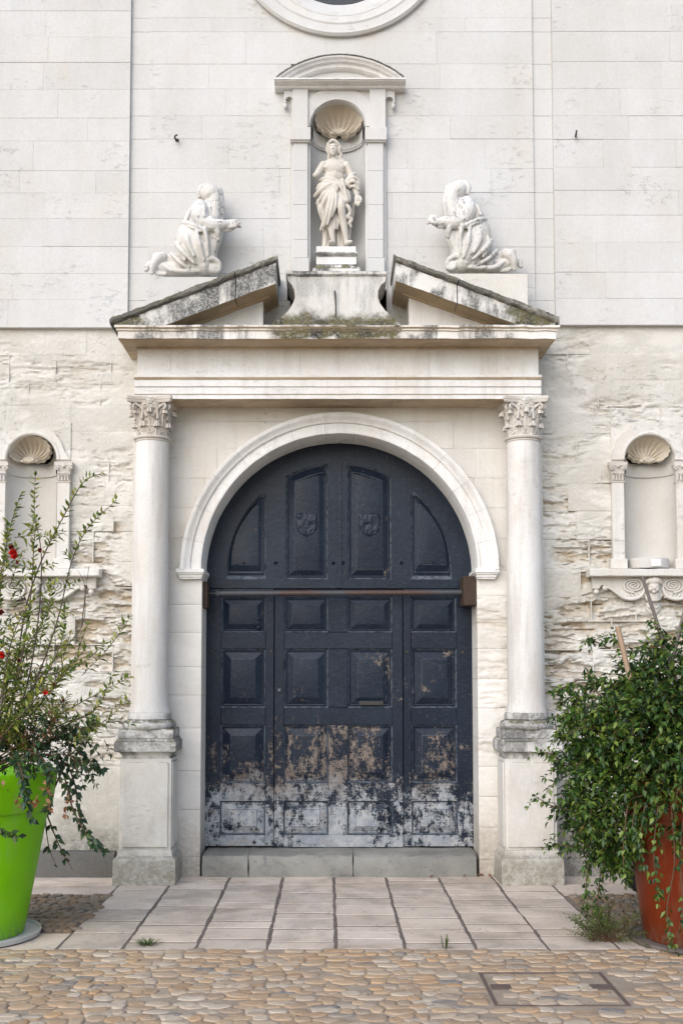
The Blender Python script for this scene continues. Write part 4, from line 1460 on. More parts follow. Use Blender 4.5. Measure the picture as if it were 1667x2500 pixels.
# ================================================================== broken pediment
def rake(side):
    s = 'left' if side == 0 else 'right'
    lab = ['slanting half of the broken pediment with a black crack near its upper end', 'slanting half of the broken pediment with blackened lower end and thick lichen'][side]
    pd = thing('half_pediment', lab, 'pediment', (Xp(450 if side == 0 else 1100, 750, -0.3), -0.2, ct), 'halves of the broken pediment')
    if side == 0:
        T0, T1 = D(257, 731, YK), D(633, 588, YK)
        B0, B1 = D(371, 750, YK), D(631, 651, YK)
        t0, t1 = D(440, 750, -0.31), D(603, 688, -0.31)
        e = 1
    else:
        T0, T1 = D(1281, 727, YK), D(908, 587, YK)
        B0, B1 = D(1178, 742, YK), D(909.5, 645, YK)
        t0, t1 = D(1120, 745, -0.31), D(939, 680, -0.31)
        e = -1
    zc_ = ct + 0.002
    cutb = 0.045
    d = (T1 - T0)
    sl = d.z / d.x
    top = lambda x: T0.z + (x - T0.x) * sl
    bot = lambda x: B0.z + (x - B0.x) * (B1.z - B0.z) / (B1.x - B0.x)
    n = 26
    # corona: front face between top and bottom lines, stopping on the cornice
    def strip(xa, xb, zlo, zhi, yf, yb, name, mat, amp=0.004, freq=10, nn=n, fs=None):
        bm_ = MB()
        rows = []
        for i in range(nn + 1):
            x = xa + (xb - xa) * i / nn
            lo, hi = zlo(x), zhi(x)
            if fs:
                rows.append([(x, yb, lo)] + [(x, yf + o, lo + (hi - lo) * k) for k, o in fs] + [(x, yb, hi)])
            else:
                rows.append([(x, yb, lo), (x, yf, lo), (x, yf, (lo + hi) / 2), (x, yf, hi), (x, yb, hi)])
        bm_.grid(rows)
        m = len(rows[0])
        bm_.f.append(tuple(range(m)))
        bm_.f.append(tuple(nn * m + k for k in reversed(range(m))))
        # close underside/back
        for i in range(nn):
            bm_.f.append((i * m + m - 1, (i + 1) * m + m - 1, (i + 1) * m, i * m))
        bm_.jit(amp, freq, side * 5.0, keep=lambda v: v.y > -0.01)
        if name == 'capping':
            bm_.jit(0.006, 55, 2.0)
        o = bm_.mk(name, mat, pd, ang=35)
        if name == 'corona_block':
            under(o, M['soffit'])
        return o
    cap_t = 0.052
    lo_c = lambda x: max(bot(x), zc_)
    crack = T0.x + d.x * (0.755 if side == 0 else 0.62)
    g = 0.004
    xa, xb = T0.x, T1.x
    # fascia is two or three stones; the joint near the top is a gaping crack on the left side
    for p, q in ((xa + e * 0.02, crack - e * g), (crack + e * g, xb)):
        strip(p, q, lo_c, lambda x: max(top(x) - cap_t, lo_c(x) + 0.004), YK, 0.02, 'corona_block', M['rake'] if side == 0 else M['rake_dark'], 0.005)
        strip(p - (e * 0.03 if p == xa + e * 0.02 else 0), q + (e * 0.012 if q == xb else 0), lambda x: max(top(x) - cap_t, zc_ - 0.002) + 0.0005, lambda x: max(top(x), zc_ + 0.03), YK - 0.03, 0.02, 'capping', M['crust'], 0.009, 13, nn=90,
              fs=[(0.0, 0.022), (0.25, 0.004), (0.55, 0.0), (0.85, 0.006), (1.0, 0.02)])
    # bed moulding under the corona
    tb = lambda x: t0.z + (x - t0.x) * (t1.z - t0.z) / (t1.x - t0.x)
    x_b1 = D(617 if side == 0 else 927, 680, -0.40).x
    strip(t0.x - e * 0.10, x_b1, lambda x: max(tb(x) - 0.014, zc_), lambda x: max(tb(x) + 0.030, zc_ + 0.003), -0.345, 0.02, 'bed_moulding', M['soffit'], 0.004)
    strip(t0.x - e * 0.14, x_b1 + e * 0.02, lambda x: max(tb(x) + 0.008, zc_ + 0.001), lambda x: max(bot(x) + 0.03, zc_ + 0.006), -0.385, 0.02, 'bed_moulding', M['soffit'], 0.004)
    # tympanum
    x_t1 = D(604 if side == 0 else 939, 700, -0.31).x
    strip(t0.x - e * 0.06, x_t1, lambda x: zc_ - 0.003, lambda x: max(tb(x) + 0.02, zc_ + 0.004), -0.31, 0.02, 'tympanum', M['portal'], 0.003)
    # wedge block that levels the statue's seat
    if side == 0:
        wx0, wx1, wz = Xp(337, 660, -0.36), Xp(520, 660, -0.36), Zp(637, -0.36)
    else:
        wx0, wx1, wz = Xp(1210, 660, -0.36), Xp(1030, 660, -0.36), Zp(629.5, -0.36)
    strip(wx0, wx1, lambda x: min(top(x) - 0.04, wz - 0.01), lambda x: wz, -0.37, 0.02, 'levelling_block', M['wall'] if side == 0 else M['pedestal'], 0.003, nn=14)
    return wz, top
wzL, topL = rake(0)
wzR, topR = rake(1)

# pedestal with hollow flanks between the two halves
YP = -0.40
pc = thing('pediment_pedestal', 'white pedestal with hollow curved flanks and mossy foot between the pediment halves', 'pedestal', (Xp(770, 700, YP), -0.2, ct))
def hollow(sgn, cx):
    return [(cx + sgn * (dx_ - 0), y) for dx_, y in []]
left = [(612, 749), (632, 738), (650, 725), (664, 710), (673, 696), (677, 684), (676, 668), (670, 654), (661, 645), (659, 634)]
right = [(886, 634), (884, 645), (874, 654), (868, 668), (868, 684), (873, 697), (884, 712), (897, 725), (913, 738), (930, 749)]
poly = [(D(x, y, YP).x, D(x, y, YP).z) for x, y in left + right]
poly[0] = (poly[0][0], ct - 0.004); poly[-1] = (poly[-1][0], ct - 0.004)
rows = []
b = MB()
n = len(poly)
for k in range(9):
    y = YP + (0.42) * (k / 8)
    rows.append([(p[0], y, p[1]) for p in poly])
b.grid(rows)
b.f.append(tuple(range(n)))
b.jit(0.004, 12)
SPOTP = stone('mossy_pedestal_stone', (0.74, 0.73, 0.71), (0.64, 0.62, 0.58), warm=0.2, streak=0.45, lichen=0.9, bump=0.009, var=0.0, spot=(Xp(618, 740, -0.4), Xp(918, 740, -0.4), Zp(760, -0.4), Zp(718, -0.4)))
b.mk('body', SPOTP, pc, ang=30)
x0, x1, z0, z1 = R(656.5, 621.5, 888, 635, YP - 0.02)
cutp = [x0, Xp(716, 628, YP), Xp(822, 628, YP), x1]
for a, b_ in zip(cutp[:-1], cutp[1:]):
    bb = MB().sweepx([(0.02, z0), (YP + 0.01, z0), (YP - 0.012, z0 + 0.016), (YP - 0.02, z0 + 0.02), (YP - 0.022, z1 - 0.006), (YP - 0.012, z1), (0.02, z1 + 0.003)], a + 0.0006, b_ - 0.0006, 12)
    bb.jit(0.005, 14)
    bb.mk('cap_slab', M['rake'], pc, ang=30)
PCZ = z1
# leaning iron pin on the pedestal
q0, q1 = D(771, 728, YP - 0.03), D(768.5, 668, YP - 0.02)
pin = MB().tube([q0, q0.lerp(q1, 0.5) + Vector((0.003, 0, 0)), q1], [0.006, 0.0055, 0.007], 8, 8).jit(0.002, 40).mk('iron_pin', M['iron'])
tag(pin, 'rusted black iron pin standing against the white pediment pedestal', 'iron pin')

# ================================================================== central niche
nic = thing('niche_surround', 'white stone niche surround with segmental pediment and shell head above the doorway', 'niche', (Xp(778, 400, 0), 0, PCZ))
NX = Xp(775.5, 400, -0.04)
YN = -0.04
hwN = 64.5 / 288.0
zbN, ztN = PCZ - 0.02, Zp(186, YN)
zsp = Zp(293, YN)                      # springing of the niche head
def niche_cavity(cx, hw, z0, zs, yf, depth, nseg=56, hd=None, hole=None):
    b = MB()
    rows = []
    hd = hd or hw
    for i in range(9):
        z = z0 + (zs - z0) * i / 8
        rows.append([(cx - hw * math.cos(math.pi * k / nseg), yf + depth * math.sin(math.pi * k / nseg), z) for k in range(nseg + 1)])
    for i in range(1, 31):
        t = math.pi / 2 * i / 30
        c, s = math.cos(t), math.sin(t)
        rows.append([(cx - hw * c * math.cos(math.pi * k / nseg), yf + depth * (c ** 0.6 if i < 30 else 0.0) * math.sin(math.pi * k / nseg), zs + hd * s) for k in range(nseg + 1)])
    b.grid(rows)
    if hole:
        hx, hz, ha, hb = hole
        keep = []
        for f in b.f:
            q = sum((b.v[i] for i in f), Vector()) / len(f)
            if ((q.x - hx) / ha) ** 2 + ((q.z - hz) / hb) ** 2 > 1:
                keep.append(f)
        b.f = keep
    return b
def arched_plate(x0, x1, z0, z1, cx, hw, zs, yf, yb, hd=None, n=24):
    hd = hd or hw
    poly = [(x0, z0), (x0, z1), (x1, z1), (x1, z0), (cx + hw, z0)]
    poly += [(cx + hw * math.cos(math.pi * i / n), zs + hd * math.sin(math.pi * i / n)) for i in range(n + 1)]
    poly.append((cx - hw, z0))
    return MB().prism(poly, yf, yb)
SHP = D(778.2, 272, 0.0)
niche_cavity(NX, hwN, zbN, zsp, YN + 0.01, 0.235, hole=(SHP.x, SHP.z, 53.5 / 286 * 1.05, 40.5 / 286 * 1.05)).mk('niche_hollow', M['niche'], nic, ang=60)
x0, x1 = Xp(668, 400, YN), Xp(886, 400, YN)
arched_plate(x0, x1, zbN, ztN, NX, hwN, zsp, YN, 0.02).mk('niche_wall', M['wall'], nic, ang=30)
# raised round arch above the shell
zar = zsp
MB().arc([(hwN + 0.006, -0.035), (hwN + 0.006, -0.056), (hwN + 0.112, -0.056), (hwN + 0.112, -0.035)], NX, zar, 0.02, math.pi - 0.02, 40, True, True).jit(0.001, 9).mk('arch_band', M['wall'], nic, ang=30)
for s in (-1, 1):
    # lower pilaster, foot, impost and upper pilaster with its ear
    if s < 0:
        lo, im, up, ear = (673.5, 706.5), (667, 713.5), (672.5, 707), (652, 673)
    else:
        lo, im, up, ear = (844, 880), (838.5, 888), (849, 885.5), (885, 906)
    for k, (ya, yb_) in enumerate(((322, 392), (392, 470), (470, 550), (550, 592))):
        a, b_, c, d = R(lo[0], ya, lo[1], yb_, -0.07)
        MB().blk(a, b_, c + 0.0006, d - 0.0006, -0.072, 0.0, 0.002, 0.0008).mk('pilaster_block', M['strip'], nic)
    a, b_, c, d = R(lo[0] - 3, 592, lo[1] + 3, 622, -0.085)
    bevel(MB().box(a, b_, -0.085, 0.0, c - 0.02, d).jit(0.002, 9).mk('pilaster_foot', M['wall'], nic), 0.003)
    a, b_, c, d = R(im[0], 291, im[1], 321, -0.10)
    bm_ = MB()
    bm_.box(a, b_, -0.105, 0.0, c, d - 0.004)
    bm_.box(a + 0.006, b_ - 0.006, -0.092, 0.0, c - 0.012, c + 0.002)
    bevel(bm_.jit(0.002, 9).mk('impost', M['wall'], nic), 0.003)
    a, b_, c, d = R(up[0], 186, up[1], 293, -0.075)
    MB().blk(a, b_, c, d, -0.078, 0.0, 0.002, 0.0008).mk('pilaster_block', M['wall'], nic)
    # ear: a flat strip with a small drop at its foot
    ea = Xp(ear[0], 205, -0.06); eb = Xp(ear[1], 205, -0.06)
    ez1, ez0 = Zp(186, -0.06), Zp(228, -0.06)
    o_ = ea if s < 0 else eb
    i_ = eb if s < 0 else ea
    poly = [(o_, ez1), (i_, ez1), (i_, ez0)]
    for k in range(9):
        t = math.pi * k / 8
        c = i_ + (o_ - i_) * 0.42
        poly.append((c + (i_ - c) * math.cos(t), ez0 - 0.006 + 0.03 * math.sin(t)))
    poly += [(i_ + (o_ - i_) * 0.8, ez0 - 0.055), (o_, ez0 - 0.055)]
    MB().prism(poly, -0.058, 0.0).mk('ear', M['wall'], nic, ang=30)
    dc = D(655.5 if s < 0 else 903, 244, -0.055)
    bm_ = MB()
    bm_.ball(dc, 0.017, 0.02, 0.026)
    bm_.ball(dc + Vector((0, 0, 0.03)), 0.012, 0.016, 0.012)
    bm_.mk('drop', M['wall'], nic, ang=80)
# band that runs round the hollow under the shell
zb0, zb1 = Zp(321, -0.02), Zp(300, -0.02)
rows = []
for dy, z in ((0.0, zb0 - 0.012), (0.012, zb0 - 0.010), (0.014, zb0), (0.022, zb0 + 0.004), (0.022, zb1 + 0.02), (0.0, zb1 + 0.05)):
    rows.append([(NX - (hwN - dy) * math.cos(math.pi * k / 28), YN + 0.012 + (0.22 - dy) * math.sin(math.pi * k / 28), z) for k in range(29)])
MB().grid(rows).mk('impost_band', M['wall'], nic, ang=30)

def shell(cx, cz, hw, hh, yr, depth, mat, parent, ribs=13, name='shell'):
    """scallop: ribs fan out from a hinge at the foot to a wavy rim, hollow in between"""
    b = MB()
    nr, na = 14, ribs * 6
    hx, hz = cx, cz - hh * 0.80
    rows = []
    for i in range(nr + 1):
        t = i / nr
        row = []
        for k in range(na + 1):
            f = k / na
            a = math.radians(-62 + 304 * f)
            wob = 1 + 0.075 * abs(math.sin(math.pi * ribs * f)) * t - 0.03
            rx = cx + hw * math.cos(a) * wob
            rz = cz + hh * math.sin(a) * wob
            tt = t ** 0.9
            x = hx + (rx - hx) * (0.16 + 0.84 * tt)
            z = hz + (rz - hz) * (0.16 + 0.84 * tt)
            bowl = depth * math.sin(math.pi * min(0.12 + 0.88 * tt, 1.0)) ** 0.75
            groove = 0.030 * (abs(math.sin(math.pi * ribs * f)) - 0.5) * (0.25 + 0.75 * tt)
            row.append((x, yr + bowl - groove, z))
        rows.append(row)
    # thickness at the rim
    rows.append([(p[0] * 1.0 + (p[0] - cx) * 0.03, yr - 0.004, p[2] + (p[2] - cz) * 0.03) for p in rows[-1]])
    rows.append([(p[0], yr + 0.07, p[2]) for p in rows[-1]])
    b.grid(rows)
    sh = b.mk(name, mat, parent, ang=60)
    h = MB()
    for k in range(9):
        a = math.radians(20 + 140 * k / 8)
        h.tube([(hx, yr + 0.01, hz - 0.012), (hx + 0.05 * math.cos(a), yr - 0.006, hz + 0.028 * math.sin(a) - 0.004)], [0.012, 0.009], 6, 3)
    h.ball((hx, yr + 0.02, hz - 0.004), 0.075, 0.025, 0.018)
    h.mk('shell_hinge', mat, sh, ang=80)
    return sh
shell(SHP.x, SHP.z, 53.5 / 286, 40.5 / 286, 0.0, 0.15, M['shell'], nic)
# segmental pediment of the niche
x0, x1, z0, z1 = R(629.5, 178.5, 932, 192, -0.16)
cp = [(0.0, z0), (-0.09, z0), (-0.10, z0 + 0.008), (-0.10, z0 + 0.014), (-0.13, z0 + 0.02), (-0.15, z0 + 0.028), (-0.155, z0 + 0.034), (-0.165, z0 + 0.036), (-0.165, z1 - 0.002), (-0.15, z1), (0.0, z1 + 0.004)]
MB().sweepx(cp, x0, x1, 30).jit(0.003, 12).mk('pediment_cornice', M['portal'], nic, ang=28)
pcx = (x0 + x1) / 2
hwp = (x1 - x0) / 2 - 0.012
sag = Zp(125, -0.16) - z1
RR = (hwp ** 2 + sag ** 2) / (2 * sag)
pcz = z1 + sag - RR
a0 = math.acos(hwp / RR) + 0.004
PR = [(RR, 0.0), (RR, -0.155), (RR - 0.012, -0.165), (RR - 0.022, -0.16), (RR - 0.03, -0.145), (RR - 0.045, -0.135), (RR - 0.05, -0.11), (RR - 0.075, -0.105), (RR - 0.085, -0.09), (RR - 0.088, -0.06), (RR - 0.088, 0.0)]
b = MB().arc(PR, pcx, pcz, a0, math.pi - a0, 44, True, True)
for v in b.v:
    v.z = max(v.z, z1 + 0.0005)
b.jit(0.002, 12).mk('pediment_arch', M['portal'], nic, ang=28)
b = MB().arc([(RR - 0.002, 0.0), (RR + 0.004, -0.02), (RR + 0.004, -0.168), (RR - 0.003, -0.17)], pcx, pcz, a0 + 0.01, math.pi - a0 - 0.01, 60, True, True)
b.jit(0.004, 22).mk('weathered_edge', M['crust'], nic, ang=60)
seg = [(pcx + (RR - 0.08) * math.cos(a0 + 0.03 + (math.pi - 2 * a0 - 0.06) * i / 24), max(pcz + (RR - 0.08) * math.sin(a0 + 0.03 + (math.pi - 2 * a0 - 0.06) * i / 24), z1)) for i in range(25)]
MB().prism(seg, -0.06, 0.0).mk('tympanum', M['wall'], nic)

# plinth under the standing statue
pl = thing('statue_plinth', 'small moulded stone plinth with mossy foot under the standing statue', 'plinth', (Xp(771, 600, -0.1), -0.05, PCZ))
def plinth_part(y0, y1, xa, xb, yf, name, mat, pr=None, jit=0.003):
    za_, zb_ = Zp(y1, yf), Zp(y0, yf)
    b = MB()
    a, c = Xp(xa, (y0 + y1) / 2, yf), Xp(xb, (y0 + y1) / 2, yf)
    rows = []
    for o, fz in (pr or [(0, 0), (0, 1)]):
        z = za_ + (zb_ - za_) * fz
        rows.append([(a + o, 0.13, z)] + [(a + o + (c - a - 2 * o) * i / 8, yf + o, z) for i in range(9)] + [(c - o, 0.13, z)])
    b.grid(rows)
    m = len(rows[0])
    b.f.append(tuple(range(m)))
    b.f.append(tuple((len(rows) - 1) * m + k for k in reversed(range(m))))
    return b.jit(jit, 14).mk(name, mat, pl, ang=30)
plinth_part(605, 622.5, 718, 828, -0.19, 'foot', M['rake'], [(0, 0), (0, 0.35), (0.012, 0.6), (0.03, 1.0)])
plinth_part(585, 607, 726, 818, -0.15, 'block', M['portal'])
plinth_part(577, 586.5, 723, 821, -0.175, 'moulding', M['pedcap'], [(0.02, 0), (0.006, 0.4), (0, 0.5), (0, 0.85), (0.012, 1)])
plinth_part(566, 578.5, 726, 817, -0.15, 'slab', M['portal'])
PLZ = Zp(566.5, -0.13)

# ================================================================== statues
def figure(conv, rpx):
    b = MB()
    def T(pts, rad, n=12, flat=1.0, seg=None):
        P = [conv(*p) for p in pts]
        r = [x * rpx for x in (rad if isinstance(rad, (list, tuple)) else [rad] * len(pts))]
        b.tube(P, r, n, seg or max(6, 5 * (len(P) - 1)), flat, Vector((0, 1, 0)) if flat != 1.0 else None)
        b.ball(P[0], r[0], r[0] * flat, r[0], 10, 8)
        b.ball(P[-1], r[-1], r[-1] * flat, r[-1], 10, 8)
    def B(c, rx, rz, ry, rot=None):
        b.ball(conv(*c), rx * rpx, ry * rpx, rz * rpx, 20, 14, rot)
    return b, T, B

# standing figure, coordinates measured on an enlarged crop of the photograph
Y0 = -0.03
cv = lambda x, y, d=0.0: D((740 + x / 6.722) / K, (330 + y / 6.722) / K, Y0) + Vector((0, d, 0))
b, T, B = figure(cv, 1 / (6.722 * 306))
tilt = Matrix.Rotation(math.radians(-6), 3, 'Y')
B((492, 262, -0.02), 80, 112, 88, tilt)
B((488, 320, -0.035), 55, 52, 55, tilt)
T([(487, 232, -0.060), (482, 276, -0.068)], [8, 12])
T([(440, 222, -0.055), (470, 214, -0.06)], 9)
T([(505, 210, -0.06), (545, 214, -0.052)], 9)
T([(470, 312, -0.062), (505, 308, -0.062)], 9)
T([(486, 345, -0.05), (492, 362, -0.048)], 22)
B((500, 205, 0.016), 92, 84, 92)
for pts, r in (([(415, 160, -0.03), (400, 215, -0.03), (392, 270, -0.02), (425, 330, -0.01), (415, 390, 0.0), (432, 430, 0.0)], [24, 24, 26, 26, 26, 18]),
               ([(440, 150, -0.045), (480, 128, -0.05), (540, 150, -0.045), (585, 190, -0.035)], [26, 26, 28, 28]),
               ([(575, 180, -0.03), (600, 230, -0.03), (590, 290, -0.02), (628, 330, -0.01), (605, 380, -0.005), (640, 415, -0.005), (670, 450, -0.01)], [26, 28, 28, 28, 28, 24, 16]),
               ([(600, 250, 0.0), (600, 400, 0.02)], [50, 40]), ([(420, 250, 0.0), (440, 380, 0.02)], [45, 40])):
    T(pts, r, 9)
T([(515, 350, 0.0), (520, 455, 0.005)], [62, 74])
B((520, 560, 0.0), 182, 150, 118)
B((505, 690, 0.0), 172, 130, 104)
T([(340, 480, 0.01), (520, 455, 0.01), (700, 480, 0.01)], [62, 80, 62])
B((430, 548, -0.028), 84, 58, 46)
B((608, 546, -0.028), 82, 58, 46)
B((515, 680, -0.040), 60, 70, 30)
T([(330, 492, 0.0), (272, 590, -0.01), (228, 665, -0.03), (200, 694, -0.04)], [68, 64, 50, 44])
T([(715, 500, 0.0), (768, 620, 0.0), (812, 760, -0.01), (850, 920, -0.03), (880, 1020, -0.04)], [68, 62, 60, 50, 38])
B((888, 1085, -0.05), 55, 66, 26)
for xa, ya, xb, yb_ in ((850, 1125, 846, 1182), (872, 1135, 870, 1200), (896, 1138, 900, 1210), (918, 1130, 924, 1190)):
    T([(xa, ya, -0.05), ((xa + xb) / 2, (ya + yb_) / 2, -0.055), (xb, yb_, -0.05)], [15, 14, 10], 8)
T([(925, 1050, -0.05), (950, 1095, -0.06), (948, 1145, -0.06)], [18, 15, 11], 8)
# cloth wound round the hips
B((500, 880, 0.0), 225, 170, 130)
T([(470, 900, 0.0), (450, 1150, 0.0), (440, 1450, 0.01)], [190, 170, 110])
for pts, r in (([(280, 742, 0.0), (380, 752, -0.045), (500, 790, -0.07), (620, 880, -0.07), (670, 960, -0.06)], [34, 40, 42, 38, 24]),
               ([(258, 830, 0.0), (370, 815, -0.05), (480, 835, -0.07), (600, 905, -0.075)], [36, 40, 36, 24]),
               ([(238, 885, 0.0), (330, 870, -0.045), (450, 850, -0.07)], [36, 40, 26]),
               ([(196, 1000, 0.0), (280, 950, -0.04), (400, 890, -0.07), (520, 850, -0.08)], [34, 50, 44, 26]),
               ([(640, 770, -0.03), (700, 850, -0.06), (760, 900, -0.05)], [30, 34, 26]),
               ([(640, 800, -0.08), (662, 900, -0.08), (690, 1030, -0.075), (715, 1130, -0.07)], [30, 34, 46, 50]),
               ([(720, 960, -0.06), (750, 1040, -0.06), (755, 1130, -0.06)], [24, 30, 30]),
               ([(560, 860, -0.08), (620, 920, -0.085), (650, 1010, -0.08)], [40, 40, 26]),
               ([(520, 900, -0.08), (545, 970, -0.085)], [46, 40]),
               # cloth over the forearm
               ([(700, 790, -0.02), (780, 720, -0.05), (850, 665, -0.04)], [34, 44, 24]),
               ([(700, 820, -0.04), (800, 760, -0.07), (885, 775, -0.05), (912, 870, -0.04), (912, 985, -0.03)], [26, 34, 36, 32, 20]),
               ([(720, 850, -0.05), (810, 820, -0.075), (880, 860, -0.06), (905, 930, -0.05)], [24, 32, 32, 22]),
               ([(740, 890, -0.04), (830, 890, -0.06), (885, 945, -0.05)], [24, 30, 20]),
               ([(760, 800, 0.02), (850, 850, 0.02)], [80, 70]),
               # skirt folds
               ([(480, 900, -0.07), (340, 1010, -0.05), (235, 1130, -0.01)], [30, 44, 30]),
               ([(495, 920, -0.075), (380, 1090, -0.075), (310, 1230, -0.045), (350, 1390, -0.03), (285, 1575, -0.02)], [28, 40, 46, 44, 18]),
               ([(505, 930, -0.08), (440, 1130, -0.09), (400, 1330, -0.085), (340, 1530, -0.05)], [24, 36, 40, 22]),
               ([(515, 950, -0.085), (490, 1130, -0.095), (455, 1330, -0.09), (400, 1510, -0.06)], [22, 30, 34, 22]),
               ([(525, 980, -0.085), (540, 1100, -0.095), (530, 1240, -0.09), (470, 1400, -0.08)], [24, 28, 28, 18]),
               ([(580, 1000, -0.07), (565, 1130, -0.085), (550, 1250, -0.08)], [22, 24, 14]),
               ([(260, 1080, 0.0), (290, 1220, 0.0), (345, 1380, 0.0)], [44, 60, 60]),
               ([(510, 1300, -0.03), (505, 1440, -0.035), (515, 1550, -0.03)], [34, 44, 34]),
               ([(560, 1280, -0.02), (565, 1420, -0.025), (555, 1540, -0.02)], [30, 36, 28]),
               # back drapery to the ground
               ([(370, 1500, 0.03), (360, 1680, 0.03), (345, 1815, 0.02)], [60, 48, 40]),
               ([(420, 1560, 0.04), (410, 1700, 0.04), (400, 1815, 0.03)], [40, 34, 34]),
               ([(570, 1500, 0.04), (580, 1680, 0.04), (590, 1815, 0.03)], [50, 44, 36]),
               ([(630, 1500, 0.05), (640, 1680, 0.05), (640, 1815, 0.04)], [40, 40, 40]),
               ([(750, 1300, 0.04), (760, 1520, 0.04), (755, 1690, 0.03)], [40, 36, 18]),
               ([(820, 1100, 0.05), (810, 1250, 0.05), (780, 1400, 0.04)], [34, 34, 26]),
               # cascade beside the knee
               ([(690, 1170, -0.05), (745, 1240, -0.06), (770, 1310, -0.05), (735, 1380, -0.05), (795, 1420, -0.04), (760, 1470, -0.04), (785, 1525, -0.03)], [34, 36, 32, 34, 30, 30, 22])):
    T(pts, r, 9)
# legs and feet
T([(600, 960, -0.02), (612, 1110, -0.05), (620, 1245, -0.07), (650, 1420, -0.04), (685, 1600, -0.02), (705, 1730, -0.01), (712, 1790, -0.01)], [95, 84, 70, 66, 56, 40, 42])
T([(705, 1795, 0.0), (745, 1805, -0.06), (785, 1822, -0.10)], [38, 36, 24])
T([(445, 1450, -0.02), (465, 1600, -0.02), (488, 1730, -0.015), (492, 1790, -0.01)], [62, 58, 40, 40])
T([(490, 1795, 0.0), (470, 1808, -0.06), (450, 1822, -0.10)], [38, 34, 22])
b.box(cv(300, 0).x, cv(830, 0).x, -0.12, 0.08, PLZ - 0.012, PLZ + 0.004)
o = b.fuse('standing_statue', M['statue'], None, 0.0036, 1)
tag(o, 'stone statue of a bare chested draped figure with broken arm standing in the niche', 'statue')

